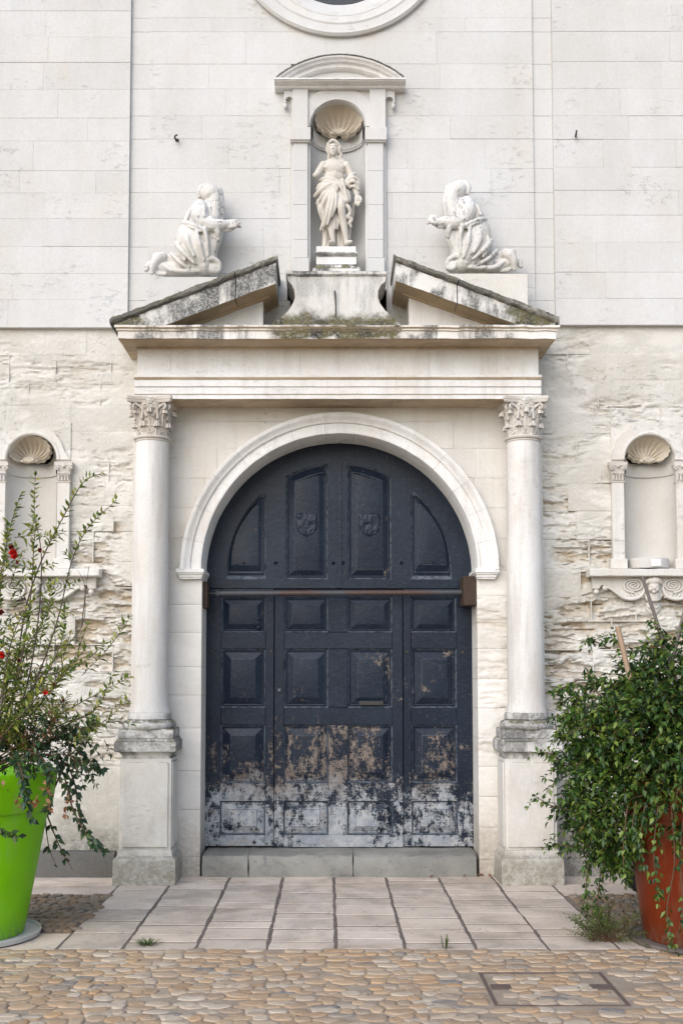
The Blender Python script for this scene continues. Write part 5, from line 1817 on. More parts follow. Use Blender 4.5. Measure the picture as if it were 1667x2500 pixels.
# kneeling figures
def kneeler(side):
    Yk = -0.17
    if side == 0:
        cv = lambda x, y, d=0.0: D(235.15 + x * 0.3659, 395 + y * 0.3659, Yk) + Vector((0, d, 0))
    else:
        cv = lambda x, y, d=0.0: D(1092 + 440 - (235.15 + x * 0.3659), 395 - 7.5 + y * 0.3659, Yk) + Vector((0, d, 0))
    b, T, B = figure(cv, 0.3659 / 298)
    B((684, 146, -0.02), 70, 62, 66)
    T([(665, 100, -0.02), (630, 112, -0.03), (614, 140, -0.04), (610, 168, -0.04)], [26, 26, 20, 13])
    B((650, 145, 0.0), 50, 46, 55)
    T([(728, 130, -0.02), (742, 200, -0.02), (742, 260, -0.01), (738, 310, 0.0)], [34, 28, 28, 24])
    T([(705, 150, -0.04), (712, 220, -0.05), (706, 300, -0.05)], [42, 40, 40])
    T([(690, 180, -0.02), (692, 250, -0.02), (690, 320, -0.02)], [46, 62, 58])
    T([(668, 232, 0.0), (622, 268, 0.0), (588, 335, 0.0)], [58, 88, 90])
    T([(690, 250, 0.02), (680, 330, 0.02)], [60, 74])
    T([(622, 242, -0.06), (622, 300, -0.10), (645, 350, -0.11)], [52, 56, 48])
    T([(640, 352, -0.11), (700, 372, -0.115), (760, 366, -0.11), (795, 360, -0.10)], [46, 46, 36, 25])
    for ya, yb_, x1 in ((341, 335, 858), (353, 350, 868), (365, 363, 864), (377, 376, 850)):
        T([(792, ya + 3, -0.105), (838, ya, -0.115), (x1, yb_, -0.105)], [14, 11, 8], 8)
    B((800, 360, -0.105), 36, 30, 16)
    T([(780, 350, -0.06), (840, 352, -0.05), (868, 356, -0.04)], [20, 14, 9], 8)
    T([(770, 390, -0.09), (800, 392, -0.09), (838, 380, -0.10)], [18, 13, 8], 8)
    # sleeve and scapular
    T([(735, 385, -0.09), (738, 430, -0.07), (712, 510, -0.05), (690, 600, -0.04)], [34, 24, 18, 16])
    T([(690, 400, -0.08), (712, 450, -0.08), (690, 540, -0.06), (690, 600, -0.05)], [22, 26, 26, 24])
    T([(650, 400, -0.05), (665, 500, -0.04), (680, 600, -0.03)], [60, 60, 46])
    T([(700, 420, -0.01), (695, 520, -0.01), (695, 600, 0.0)], [34, 30, 34])
    # hips, thigh, shin
    T([(585, 345, 0.0), (548, 430, 0.0), (560, 540, 0.0)], [82, 96, 108])
    T([(560, 440, -0.02), (610, 530, -0.05), (640, 600, -0.05)], [100, 90, 62])
    T([(640, 605, -0.03), (540, 606, -0.03), (440, 612, -0.02), (370, 600, -0.02)], [56, 54, 46, 38])
    T([(500, 560, -0.01), (440, 560, 0.0), (380, 545, 0.0)], [56, 46, 34])
    T([(392, 602, -0.06), (450, 640, -0.09), (540, 648, -0.09), (620, 640, -0.08)], [14, 16, 16, 12], 8)
    T([(385, 545, -0.05), (358, 560, -0.06), (330, 600, -0.06), (318, 646, -0.05)], [30, 34, 28, 15])
    T([(350, 590, 0.0), (300, 590, -0.01), (278, 620, -0.02)], [36, 30, 16])
    T([(330, 630, -0.02), (360, 645, -0.03), (400, 650, -0.04)], [16, 16, 12])
    B((352, 545, -0.03), 38, 34, 34)
    # belt and folds
    T([(508, 328, -0.03), (535, 348, -0.095), (580, 372, -0.135), (630, 396, -0.14), (668, 408, -0.13)], [13, 14, 14, 14, 14], 8)
    T([(511, 348, -0.03), (538, 368, -0.095), (580, 390, -0.135), (630, 414, -0.14)], [9, 10, 10, 9], 8)
    T([(655, 405, -0.15), (668, 470, -0.14), (672, 560, -0.12)], [16, 14, 12], 8)
    for pts, r in (([(470, 470, -0.08), (520, 540, -0.14), (590, 610, -0.14)], [14, 18, 10]), ([(605, 410, -0.14), (622, 500, -0.155), (650, 590, -0.13)], [10, 20, 10]),
                   ([(550, 400, -0.11), (550, 480, -0.145), (590, 570, -0.155)], [10, 22, 10]), ([(440, 530, -0.07), (500, 600, -0.12), (560, 640, -0.10)], [12, 14, 8]),
                   ([(500, 420, -0.08), (490, 500, -0.11), (530, 590, -0.13)], [10, 16, 9]),
                   ([(560, 270, -0.10), (545, 325, -0.11)], [12, 9]), ([(590, 262, -0.12), (590, 330, -0.13)], [12, 9]), ([(650, 262, -0.14), (655, 330, -0.16)], [13, 11]), ([(690, 330, -0.13), (730, 400, -0.13), (735, 450, -0.10)], [16, 20, 14])):
        T(pts, r, 8)
    T([(655, 610, -0.08), (670, 580, -0.10), (705, 572, -0.09), (738, 596, -0.07), (732, 636, -0.06), (700, 640, -0.08), (690, 612, -0.09)], [18, 18, 18, 18, 18, 16, 10], 8)
    B((695, 620, -0.03), 58, 40, 56)
    # mass that ties the figure to the wall and its seat
    T([(680, 150, 0.09), (640, 270, 0.09), (580, 400, 0.09), (570, 600, 0.08)], [40, 66, 80, 96])
    T([(600, 622, 0.06), (420, 632, 0.06)], [70, 50])
    z0 = wzL if side == 0 else wzR
    zb = cv(600, 658).z
    for v in b.v:
        if v.z < z0 - 0.004:
            v.z = z0 - 0.004
        v.y = min(v.y, 0.01)
    if side == 1:
        for v in b.v:
            v.x += 0.006 * math.sin(v.z * 22)
            v.z += 0.005 * math.sin(v.x * 19)
    o = b.fuse('kneeling_statue', M['kneeler'], None, 0.0048, 2, 0.002, 34 if side == 0 else 39)
    tag(o, ['worn white kneeling robed statue with praying hands above the cracked pediment half',
            'worn white kneeling robed statue with praying hands above the blackened pediment half'][side], 'statue', 'kneeling statues on the broken pediment')
kneeler(0)
kneeler(1)

# ================================================================== side niches
def side_niche(side):
    off = 0 if side == 1 else NCX_L - NCX_R
    Dn = lambda x, y, Y: D(x + off, y, Y)
    lab = ['wall niche with shell head and cherub bracket, half hidden by the red flowering shrub', 'wall niche with shell head and cherub bracket, above the jasmine bush'][side]
    cx = Dn(1493, 1180, 0.0).x
    zbot = Zp(1306, 0.0)
    nc = thing('wall_niche', lab, 'niche', (cx, 0, zbot), 'shell niches in the side walls')
    hw = 58.5 / 287
    zs = Zp(1056, 0.0)
    p = Dn(1488, 1032, 0.02)
    niche_cavity(cx, hw, zbot, zs, 0.0, 0.20, hole=(p.x, p.z, 47.5 / 286 * 1.05, 32 / 286 * 1.06)).mk('niche_hollow', M['sidenicheback'], nc, ang=60)
    rag = [(1404, 1062), (1407, 1034), (1417, 1011), (1431, 992.5), (1448.6, 981), (1460, 989), (1471.6, 987.6), (1489, 993.5), (1492, 990), (1496, 993), (1503, 989.7), (1516, 986), (1530.6, 984), (1546.5, 994), (1561, 1014), (1569.5, 1037), (1582, 1062)]
    rw = [(Dn(x, y, -0.012).x, Dn(x, y, -0.012).z) for x, y in rag]
    arch = [(cx + hw * math.cos(math.pi * i / 24), zs + hw * math.sin(math.pi * i / 24)) for i in range(25)]
    MB().prism([(rw[0][0], zs)] + rw[1:-1] + [(rw[-1][0], zs)] + arch, -0.014, 0.08).jit(0.002, 14).mk('arch_surround', M['spandrel'], nc, ang=30)
    xa, xb = Dn(1493 - 90, 1100, 0.012).x, Dn(1493 + 90, 1100, 0.012).x
    zt_ = Zp(970, 0.012)
    MB().prism([(xa, zs), (xa, zt_), (xb, zt_), (xb, zs)] + list(reversed([(rw[0][0] + 0.004, zs)] + rw[1:-1] + [(rw[-1][0] - 0.004, zs)])), 0.010, 0.1).jit(0.003, 18).mk('filling_stone', M['lower'], nc, ang=30)
    # moulded rim of the hollow
    MB().arc([(hw - 0.002, 0.01), (hw - 0.002, -0.012), (hw + 0.008, -0.022), (hw + 0.02, -0.022), (hw + 0.024, -0.012), (hw + 0.024, 0.02)], cx, zs, 0, math.pi, 30, True, True).jit(0.001, 20).mk('arch_moulding', M['spandrel'], nc, ang=30)
    # jamb strips between pilaster and filling
    MB().box(xa, cx - hw, 0.006, 0.1, zbot, zs).mk('jamb', M['spandrel'], nc)
    MB().box(cx + hw, xb, 0.006, 0.1, zbot, zs).mk('jamb', M['spandrel'], nc)
    for a, c in ((1405.5, 1433), (1553, 1580.5)):
        x0, x1 = Dn(a, 1190, -0.03).x, Dn(c, 1190, -0.03).x
        bevel(MB().box(x0, x1, -0.032, 0.02, Zp(1284, -0.03), Zp(1104, -0.03)).jit(0.0015, 9).mk('pilaster', M['spandrel'], nc), 0.003)
        bevel(MB().box(x0 - 0.02, x1 + 0.016, -0.045, 0.02, zbot - 0.004, Zp(1283, -0.045)).jit(0.003, 9).mk('pilaster_foot', M['spandrel'], nc), 0.004)
        z1, z0 = Zp(1061, -0.04), Zp(1108, -0.03)
        H = z1 - z0
        bm_ = MB()
        lev = [(0.006, 0.0), (0.008, 0.06), (0.001, 0.08), (0.002, 0.4), (0.006, 0.6), (0.014, 0.74), (0.016, 0.78), (0.024, 0.82), (0.024, 1.0)]
        rows = []
        for o_, f_ in lev:
            rows.append([(x0 - o_, 0.02, z0 + H * f_), (x0 - o_, -0.032 - o_, z0 + H * f_), ((x0 + x1) / 2, -0.032 - o_ * 0.6, z0 + H * f_), (x1 + o_, -0.032 - o_, z0 + H * f_), (x1 + o_, 0.02, z0 + H * f_)])
        bm_.grid(rows)
        bm_.f.append(tuple(range(5)))
        bm_.f.append(tuple(len(rows) * 5 - 5 + k for k in reversed(range(5))))
        cp_ = bm_.mk('pilaster_capital', M['capital'], nc, ang=25)
        lf_ = MB()
        for k in range(4):
            xx = x0 + (x1 - x0) * (k + 0.5) / 4
            lf_.tube([(xx, -0.034, z0 + H * 0.1), (xx, -0.04, z0 + H * 0.32), (xx, -0.052, z0 + H * 0.42), (xx, -0.05, z0 + H * 0.36)], [0.011, 0.012, 0.010, 0.005], 6, 8)
        for s in (-1, 1):
            ex = x0 if s < 0 else x1
            spiral(Vector((ex + s * 0.004, -0.05, z0 + H * 0.68)), Vector((s, 0, 0)), Vector((0, 0, 1)), 0.018, 1.4, 0.007, lf_, 16, 6)
        lf_.ball(((x0 + x1) / 2, -0.05, z0 + H * 0.78), 0.014, 0.012, 0.012, 8, 6)
        lf_.jit(0.004, 40)
        lf_.mk('carved_leaves', M['capital'], cp_, ang=70)
    # band under the shell
    zb0 = Zp(1086, 0.0)
    rows = []
    for dy, z in ((0.0, zb0 - 0.008), (0.008, zb0 - 0.006), (0.010, zb0), (0.010, zb0 + 0.05), (0.0, zb0 + 0.09)):
        rows.append([(cx - (hw - dy) * math.cos(math.pi * k / 24), 0.002 + (0.19 - dy) * math.sin(math.pi * k / 24), z) for k in range(25)])
    MB().grid(rows).mk('impost_band', M['sidenicheback'], nc, ang=30)
    p = Dn(1488, 1032, 0.02)
    shell(p.x, p.z, 47.5 / 286, 32 / 286, 0.02, 0.13, M['shell'], nc, 14)
    # sill
    x0, x1 = Dn(1352.7, 1315, -0.11).x, Dn(1649, 1315, -0.11).x
    z1, z0 = Zp(1306, -0.11), Zp(1323.5, -0.11)
    bs = MB().sweepx([(0.02, z0), (-0.105, z0), (-0.115, z0 + 0.006), (-0.115, z1 - 0.006), (-0.108, z1), (0.02, z1 + 0.003)], x0, x1, 24)
    bs.jit(0.003, 12).mk('sill', M['spandrel'], nc, ang=30)
    # carved bracket under the sill
    cr = lambda x, y, Y: Dn(1335.7 + x * 0.14818, 1260.5 + y * 0.14818, Y)
    mx = cr(1105, 0, -0.05).x
    br = thing('bracket', 'carved bracket with scrolls and a child face', 'x', (mx, 0, z0))
    del br['category'], br['label']
    br.parent = nc
    br.location = Vector((mx, 0, z0)) - wloc(nc)
    ol = [(160, 415), (160, 615), (265, 615), (300, 560), (380, 560), (440, 620), (540, 700), (640, 775), (760, 800), (880, 775), (960, 720), (1000, 800), (1105, 830)]
    L = [cr(x, y, -0.02) for x, y in ol]
    Lp = [(q.x, q.z) for q in L]
    Rp = [(2 * mx - q.x, q.z) for q in reversed(L[:-1])]
    MB().prism(Lp + Rp, -0.022, 0.03).jit(0.002, 20).mk('bracket_plate', M['spandrel'], br, ang=30)
    k_ = 0.14818 / 287
    for s in (-1, 1):
        fx_ = (lambda q: q) if s < 0 else (lambda q: Vector((2 * mx - q.x, q.y, q.z)))
        bb = MB()
        c = fx_(cr(800, 565, -0.032))
        spiral(c, Vector((-s * 1.0, 0, 0)) * -1, Vector((0, 0, 0.68)), 165 * k_, 3.0, 0.0095, bb, 60, 7, start=-math.pi / 2, shrink=0.10)
        bb.mk('scroll', M['spandrel'], br, ang=70)
        bb = MB()
        bb.tube([fx_(cr(x, y, -0.035)) for x, y in ((385, 590), (450, 620), (560, 700), (660, 760), (780, 775), (900, 735), (960, 640), (955, 540))], [30 * k_, 24 * k_, 26 * k_, 30 * k_, 32 * k_, 30 * k_, 24 * k_, 14 * k_], 8)
        for q in range(4):
            bb.tube([fx_(cr(700 + q * 60, 690 + (q % 2) * 6, -0.03)), fx_(cr(730 + q * 60, 735, -0.04)), fx_(cr(790 + q * 55, 755, -0.035))], [10 * k_, 15 * k_, 8 * k_], 6)
        bb.mk('scroll_leaf', M['spandrel'], br, ang=70)
        for qx, qy, qr in ((355, 605, 46), (220, 665, 43)):
            MB().ball(fx_(cr(qx, qy, -0.025)), qr * k_, qr * k_, qr * k_).mk('drop', M['spandrel'], br, ang=70)
    hd = MB()
    B = lambda x, y, Y, rx, rz, ry: hd.ball(cr(x, y, Y), rx * k_, ry * k_, rz * k_, 18, 12)
    B(1110, 590, -0.06, 88, 108, 80)
    B(1108, 500, -0.055, 118, 72, 100)
    for q in range(14):
        a = math.pi * q / 13
        hd.ball(cr(1108 - 105 * math.cos(a), 500 - 45 * math.sin(a) + 20, -0.095 + 0.02 * abs(math.cos(a))), 26 * k_, 24 * k_, 26 * k_, 8, 6)
    hd.tube([cr(1118, 590, -0.098), cr(1120, 622, -0.108)], [10 * k_, 17 * k_], 8)
    B(1062, 625, -0.088, 34, 32, 26); B(1162, 625, -0.088, 30, 32, 26)
    B(1115, 668, -0.09, 30, 20, 24)
    hd.tube([cr(1062, 572, -0.096), cr(1098, 584, -0.1)], 9 * k_, 6)
    hd.tube([cr(1138, 584, -0.1), cr(1172, 572, -0.096)], 9 * k_, 6)
    hd.tube([cr(1110, 680, -0.04), cr(1108, 780, -0.02)], [80 * k_, 110 * k_], 12)
    hd.fuse('child_face', M['capital'], br, 0.0035, 2)
    pb = MB()
    pb.ball(cr(1100, 900, 0.012), 125 * k_, 45 * k_, 120 * k_)
    for s in (-1, 1):
        pb.tube([cr(1100 + s * 100, 840, -0.008), cr(1100 + s * 60, 905, -0.02), cr(1100 + s * 15, 890, -0.012)], [12 * k_, 16 * k_, 10 * k_], 7)
    pb.jit(0.002, 30).mk('pendant', M['spandrel'], br, ang=70)
    return cx, zbot
ncl = side_niche(0)
ncr = side_niche(1)
# low grey drum and paper note in the right niche
cx, zb_ = ncr
b = MB().lathe([(0.155, zb_ + 0.001), (0.16, zb_ + 0.02), (0.158, zb_ + 0.075), (0.15, zb_ + 0.082)], cx - 0.01, 0.045, 36).jit(0.004, 14)
o = b.mk('stone_drum', M['sidenicheback'])
tag(o, 'low grey stone drum standing on the sill of the niche above the jasmine', 'stone drum')
x0, x1 = cx - 0.035, cx + 0.045
pv, pf = [], []
for i in range(7):
    t = i / 6
    x = x0 + (x1 - x0) * t
    a = (x - (cx - 0.01)) / 0.163
    y = 0.045 - 0.1645 * math.cos(a)
    for z in (zb_ + 0.012, zb_ + 0.066):
        pv += [(x, y, z), (x, y + 0.0012, z)]
for i in range(6):
    a = i * 4
    pf += [(a, a + 4, a + 6, a + 2), (a + 1, a + 3, a + 7, a + 5), (a + 2, a + 6, a + 7, a + 3), (a, a + 1, a + 5, a + 4)]
pf += [(0, 2, 3, 1), (24, 25, 27, 26)]
pn = mk('paper_note', pv, pf, M['paper'])
tag(pn, 'small white paper note stuck on the grey drum in the niche', 'paper note')

# iron hooks on the upper wall
def hook(pts, label):
    bb = MB().tube([D(x, y, Y) for x, y, Y in pts], [0.008, 0.008, 0.007, 0.007, 0.006][:len(pts)], 8)
    bb.ball(D(pts[0][0], pts[0][1], -0.014), 0.017, 0.006, 0.014)
    tag(bb.mk('iron_hook', M['iron'], ang=70), label, 'hook', 'iron hooks in the upper wall')
hook([(407, 322, 0.0), (406, 321, -0.05), (401.5, 317, -0.07), (404, 311, -0.075), (408, 310, -0.07)], 'curved black iron hook in the wall over the kneeling statue near the green planter')
hook([(1321.5, 313, -0.02), (1321, 312, -0.07), (1322.5, 305, -0.09), (1323, 299.5, -0.09)], 'small straight black iron hook in the plain wall bay beyond the narrow strip')

# ================================================================== paving
NP = 1 / K
gx = lambda px: G(px * NP, 2140 * NP).x
jx = [gx(p) for p in (311, 431, 563, 691.5, 815.4, 941, 1069, 1199, 1326)]
YFR = G(780, 2318 * NP).y
YBK = G(780, 2186 * NP).y
YF2 = G(780, 2278 * NP).y
bed = sheet('paved_forecourt', XMIN, XMAX, YFR, 0.3, -0.0045, M['joint'])
def paver(x0, x1, y0, y1):
    j = lambda a=0.0045: random.uniform(-a, a)
    z = random.uniform(-0.001, 0.002)
    c = 0.004
    nx, ny = 4, 3
    ring = [(x0 + j(), y0 + j()), (x1 + j(), y0 + j()), (x1 + j(), y1 + j()), (x0 + j(), y1 + j())]
    # perimeter with a few wobbling points
    per = []
    for k in range(4):
        a, b_ = Vector(ring[k]), Vector(ring[(k + 1) % 4])
        for i in range(4):
            p = a.lerp(b_, i / 4)
            per.append((p.x + (j(0.003) if i else 0), p.y + (j(0.003) if i else 0)))
    cx, cy = (x0 + x1) / 2, (y0 + y1) / 2
    n = len(per)
    v = [(p[0], p[1], -0.03) for p in per] + [(p[0], p[1], z - 0.003) for p in per] + [(p[0] + (c if p[0] < cx else -c), p[1] + (c if p[1] < cy else -c), z) for p in per]
    f = []
    for k in range(2):
        for i in range(n):
            f.append((k * n + i, k * n + (i + 1) % n, (k + 1) * n + (i + 1) % n, (k + 1) * n + i))
    f.append(tuple(2 * n + i for i in range(n)))
    o = mk('paving_slab', v, f, M['paver'], bed, ang=12)
    o.data.materials.append(M['joint'])
    for q in o.data.polygons[:n]:
        q.material_index = 1
def strip_rows(x0, x1, ya, yb, gap=0.010):
    y = ya
    while y > yb + 0.05:
        h = random.choice([0.17, 0.2, 0.26, 0.3, 0.34, 0.38])
        y2 = y - h
        if y2 < yb + 0.12:
            y2 = yb
        paver(x0 + gap, x1 - gap, y2 + 0.011, y - 0.011)
        y = y2
for a, b_ in zip(jx[:-1], jx[1:]):
    strip_rows(a, b_, 0.0 if not (a < jx[1] or b_ > jx[-2]) else 0.0, YFR)
# slabs along the wall and along the street outside the main strip
def outer(x0, x1, sgn):
    y = 0.0
    for ya, yb in ((0.0, (0.0 + YBK) / 2), ((0.0 + YBK) / 2, YBK), (YF2, YFR)):
        x = x0
        while (x - x1) * sgn < -0.02:
            L = random.uniform(0.6, 0.8)
            x2 = x + sgn * L
            if (x2 - x1) * sgn > -0.3:
                x2 = x1
            paver(min(x, x2) + 0.005, max(x, x2) - 0.005, yb + 0.004, ya - 0.004)
            x = x2
outer(jx[0], XMIN, -1)
outer(jx[-1], XMAX, 1)

# ---- stones set in mortar
def pebble_mesh(name, rx, ry, seed, h=0.022, n=11, mat=None):
    rnd = random.Random(seed)
    ph = [1 + 0.26 * noise.noise(Vector((math.cos(2 * math.pi * i / n) * 1.3 + seed, math.sin(2 * math.pi * i / n) * 1.3, seed * 0.7))) + rnd.uniform(-0.12, 0.12) for i in range(n)]
    v, f = [], []
    for s, z in ((1.0, -h), (0.99, 0.0018), (0.945, 0.0048), (0.6, 0.0056)):
        for i in range(n):
            a = 2 * math.pi * i / n
            e = 0.85
            c, q = math.cos(a), math.sin(a)
            c = math.copysign(abs(c) ** e, c)
            q = math.copysign(abs(q) ** e, q)
            v.append((rx * c * ph[i] * s, ry * q * ph[i] * s, z))
    v.append((0, 0, 0.0057))
    for k in range(3):
        for i in range(n):
            f.append((k * n + i, k * n + (i + 1) % n, (k + 1) * n + (i + 1) % n, (k + 1) * n + i))
    for i in range(n):
        f.append((3 * n + i, 3 * n + (i + 1) % n, 4 * n))
    return v, f
def make_variants(name, rx, ry, k, h, mat='cobble'):
    out = []
    for i in range(k):
        v, f = pebble_mesh(name, rx, ry, i * 3.17 + rx * 10, h)
        me = bpy.data.meshes.new(name)
        me.from_pydata(v, [], f)
        me.polygons.foreach_set('use_smooth', [True] * len(me.polygons))
        me.materials.append(M[mat])
        out.append((me, v, f))
    return out
def scatter(bedobj, spots, variants, name, limit, z=0.0):
    spots.sort(key=lambda s: s[0])
    rest = MB()
    off = wloc(bedobj)
    for i, (key, x, y, rot, sx, sy, tz, k) in enumerate(spots):
        me, v, f = variants[k % len(variants)]
        if i < limit:
            o = bpy.data.objects.new(name, me)
            COL.objects.link(o)
            o.location = Vector((x, y, z + tz)) - off
            o.rotation_euler = (random.uniform(-0.05, 0.05), random.uniform(-0.05, 0.05), rot)
            o.scale = (sx, sy, 1)
            o.parent = bedobj
        else:
            c, s = math.cos(rot), math.sin(rot)
            rest.add([(x + c * p[0] * sx - s * p[1] * sy, y + s * p[0] * sx + c * p[1] * sy, z + tz + p[2]) for p in v], f)
    if rest.v:
        o = rest.mk(name + 's_beyond', variants[0][0].materials[0], bedobj, ang=80, kind='stuff')
street = sheet('cobbled_street', -4.3, 4.3, -8.2, YFR, -0.0008, M['mortar'])
# manhole outline on the street
mc = [G(x * NP, y * NP) for x, y in ((1171, 2377), (1461, 2376), (1538, 2458), (1211, 2453))]
mx0, mx1 = (mc[0].x + mc[3].x) / 2, (mc[1].x + mc[2].x) / 2
my1, my0 = (mc[0].y + mc[1].y) / 2, (mc[2].y + mc[3].y) / 2
spots = []
y = YFR - 0.045
row = 0
vis = lambda x, y: abs(x - CAM.x - 0.1) < (y - CAM.y) * 0.31 and y > -3.85
while y > -5.6:
    x = -3.3 + random.uniform(0, 0.1)
    while x < 3.3:
        wd = random.uniform(0.065, 0.15)
        cx_ = x + wd / 2
        yy = y + random.uniform(-0.018, 0.018)
        near = min(abs(cx_ - mx0) if my0 - 0.05 < yy < my1 + 0.05 else 9, abs(cx_ - mx1) if my0 - 0.05 < yy < my1 + 0.05 else 9)
        neary = min(abs(yy - my0), abs(yy - my1)) if mx0 - 0.08 < cx_ < mx1 + 0.08 else 9
        if near > 0.06 and neary > 0.035 and random.random() > 0.07:
            key = (0 if vis(cx_, yy) else 100) + math.hypot(cx_ - CAM.x, yy - CAM.y)
            spots.append((key, cx_, yy, random.uniform(-0.22, 0.22), wd / 0.13 * 0.97, random.uniform(0.85, 1.25), random.uniform(-0.0042, 0.0022), random.randrange(14)))
        x += wd * random.uniform(0.90, 1.0)
    y -= random.uniform(0.054, 0.074)
scatter(street, spots, make_variants('cobble', 0.066, 0.038, 14, 0.03), 'cobble', 300)
# pebble beds left and right of the paving
for sgn, name, lab in ((-1, 'pebble_bed', 0), (1, 'pebble_bed', 1)):
    x0, x1 = (XMIN, jx[0]) if sgn < 0 else (jx[-1], XMAX)
    bd = sheet(name, x0, x1, YF2, YBK, -0.003, M['soilmortar'])
    spots = []
    y = YBK - 0.03
    while y > YF2 + 0.02:
        x = x0 + 0.03
        while x < x1 - 0.02:
            wd = random.uniform(0.05, 0.085)
            key = abs(x + wd / 2 - (jx[0] if sgn < 0 else jx[-1]))
            spots.append((key, x + wd / 2, y + random.uniform(-0.01, 0.01), random.uniform(-0.5, 0.5), wd / 0.068, random.uniform(0.8, 1.2), random.uniform(0.0, 0.008), random.randrange(8)))
            x += wd * random.uniform(0.95, 1.1)
        y -= random.uniform(0.05, 0.062)
    scatter(bd, spots, make_variants('pebble', 0.034, 0.029, 8, 0.03, 'pebble'), 'pebble', 280, 0.002)

mh = thing('manhole_cover', 'square manhole cover filled with cobbles inside a thin iron frame', 'manhole', ((mx0 + mx1) / 2, (my0 + my1) / 2, 0))
for a, b_, c, d in ((mx0 - 0.008, mx0 + 0.008, my0, my1), (mx1 - 0.008, mx1 + 0.008, my0, my1)):
    MB().box(a, b_, c, d, -0.03, 0.006).jit(0.001, 20).mk('frame_bar', M['frame'], mh)
for y_ in (my0, my1):
    MB().box(mx0 - 0.009, mx1 + 0.009, y_ - 0.006, y_ + 0.006, -0.03, 0.0035).mk('frame_bar', M['frame'], mh)
for x_ in (mx0 + 0.07, mx1 - 0.06):
    MB().box(x_ - 0.05, x_ + 0.05, (my0 + my1) / 2 - 0.04 + 0.02, (my0 + my1) / 2 + 0.06, -0.03, 0.007).mk('lifting_plate', M['frame'], mh)

# ================================================================== leaves
def leaf_verts(p, d, nrm, L, W, curl=0.25):
    d = d.normalized()
    t = d.cross(nrm)
    if t.length < 1e-4:
        t = d.cross(Vector((0.3, 0.5, 0.8)))
    t.normalize()
    n = t.cross(d).normalized()
    b0 = p
    m = p + d * (L * 0.45) - n * (W * 0.18)
    l = p + d * (L * 0.42) + t * (W * 0.5) + n * (W * 0.12)
    r = p + d * (L * 0.42) - t * (W * 0.5) + n * (W * 0.12)
    tip = p + d * L - n * (L * curl)
    return [b0, l, r, m, tip]
LF = [(0, 2, 3), (0, 3, 1), (3, 2, 4), (3, 4, 1)]
class Leaves:
    def __init__(s):
        s.items = []
    def add(s, p, d, nrm, L, W, curl=0.25):
        s.items.append((p, d, nrm, L, W, curl))
    def build(s, mat, parent, singles=300, name='leaf', mass='foliage', flen=None):
        it = sorted(s.items, key=lambda q: (q[0] - CAM).length / q[3])
        first, rest = it[:singles], it[singles:]
        off = wloc(parent)
        base = leaf_verts(Vector((0, 0, 0)), Vector((1, 0, 0)), Vector((0, 0, 1)), 1.0, 0.5)
        me = bpy.data.meshes.new(name)
        me.from_pydata(base, [], LF)
        me.polygons.foreach_set('use_smooth', [True] * 4)
        me.materials.append(mat)
        for p, d, n_, L, W, curl in first:
            o = bpy.data.objects.new(name, me)
            COL.objects.link(o)
            o.parent = parent
            d = d.normalized()
            t = d.cross(n_)
            if t.length < 1e-4:
                t = d.cross(Vector((0.3, 0.5, 0.8)))
            t.normalize()
            nn = t.cross(d)
            R3 = Matrix((d, -t, nn)).transposed().to_4x4()
            o.matrix_local = Matrix.Translation(p - off) @ R3 @ Matrix.Diagonal((L, W * 2, L, 1))
        if rest:
            vs, fs = [], []
            for q in rest:
                k = len(vs)
                vs.extend(leaf_verts(*q))
                fs.extend([(a + k, b_ + k, c + k) for a, b_, c in LF])
            me = bpy.data.meshes.new(mass)
            me.from_pydata([v - off for v in vs], [], fs)
            me.polygons.foreach_set('use_smooth', [True] * len(me.polygons))
            me.materials.append(mat)
            o = bpy.data.objects.new(mass, me)
            COL.objects.link(o)
            o.parent = parent
            o['kind'] = 'stuff'
def rv():
    return Vector((random.gauss(0, 1), random.gauss(0, 1), random.gauss(0, 1))).normalized()
UP = Vector((0, 0, 1))
def shoot(lv, tw, p, d, length, L, W, droop=0.5, step=0.028, tr=0.0022, opp=True, lift=0.3, start=0.0, jitter=0.18):
    """a twig with leaves along it; returns its points"""
    pts = [p.copy()]
    n = max(2, int(length / step))
    d = d.normalized()
    k = 0
    for i in range(n):
        d = (d + Vector((0, 0, -1)) * (droop * step / max(length, 0.05)) + rv() * jitter * 0.5).normalized()
        p = p + d * step
        pts.append(p.copy())
        if i / n < start:
            continue
        side = d.cross(UP)
        if side.length < 0.1:
            side = d.cross(Vector((1, 0, 0)))
        side.normalize()
        upn = side.cross(d).normalized()
        a = (k % 2) * math.pi / 2 + random.uniform(-0.4, 0.4)
        k += 1
        ax = side * math.cos(a) + upn * math.sin(a)
        for s in ((1, -1) if opp else (random.choice((1, -1)),)):
            dd = (ax * s * 0.9 + d * 0.55 + UP * (lift - 0.3) + rv() * 0.25).normalized()
            sc2 = random.uniform(0.5, 1.3) * (1.0 if i < n - 2 else 0.75)
            lv.add(p, dd, (UP + rv() * 0.45).normalized(), L * sc2, W * sc2 * random.uniform(0.85, 1.15), random.uniform(0.05, 0.4))
    lv.add(p, d, (UP + rv() * 0.4).normalized(), L * 0.8, W * 0.8)
    if tw is not None:
        tw.tube([pts[0], pts[len(pts) // 2], pts[-1]], [tr * 1.3, tr, tr * 0.5], 4, 3)
    return pts

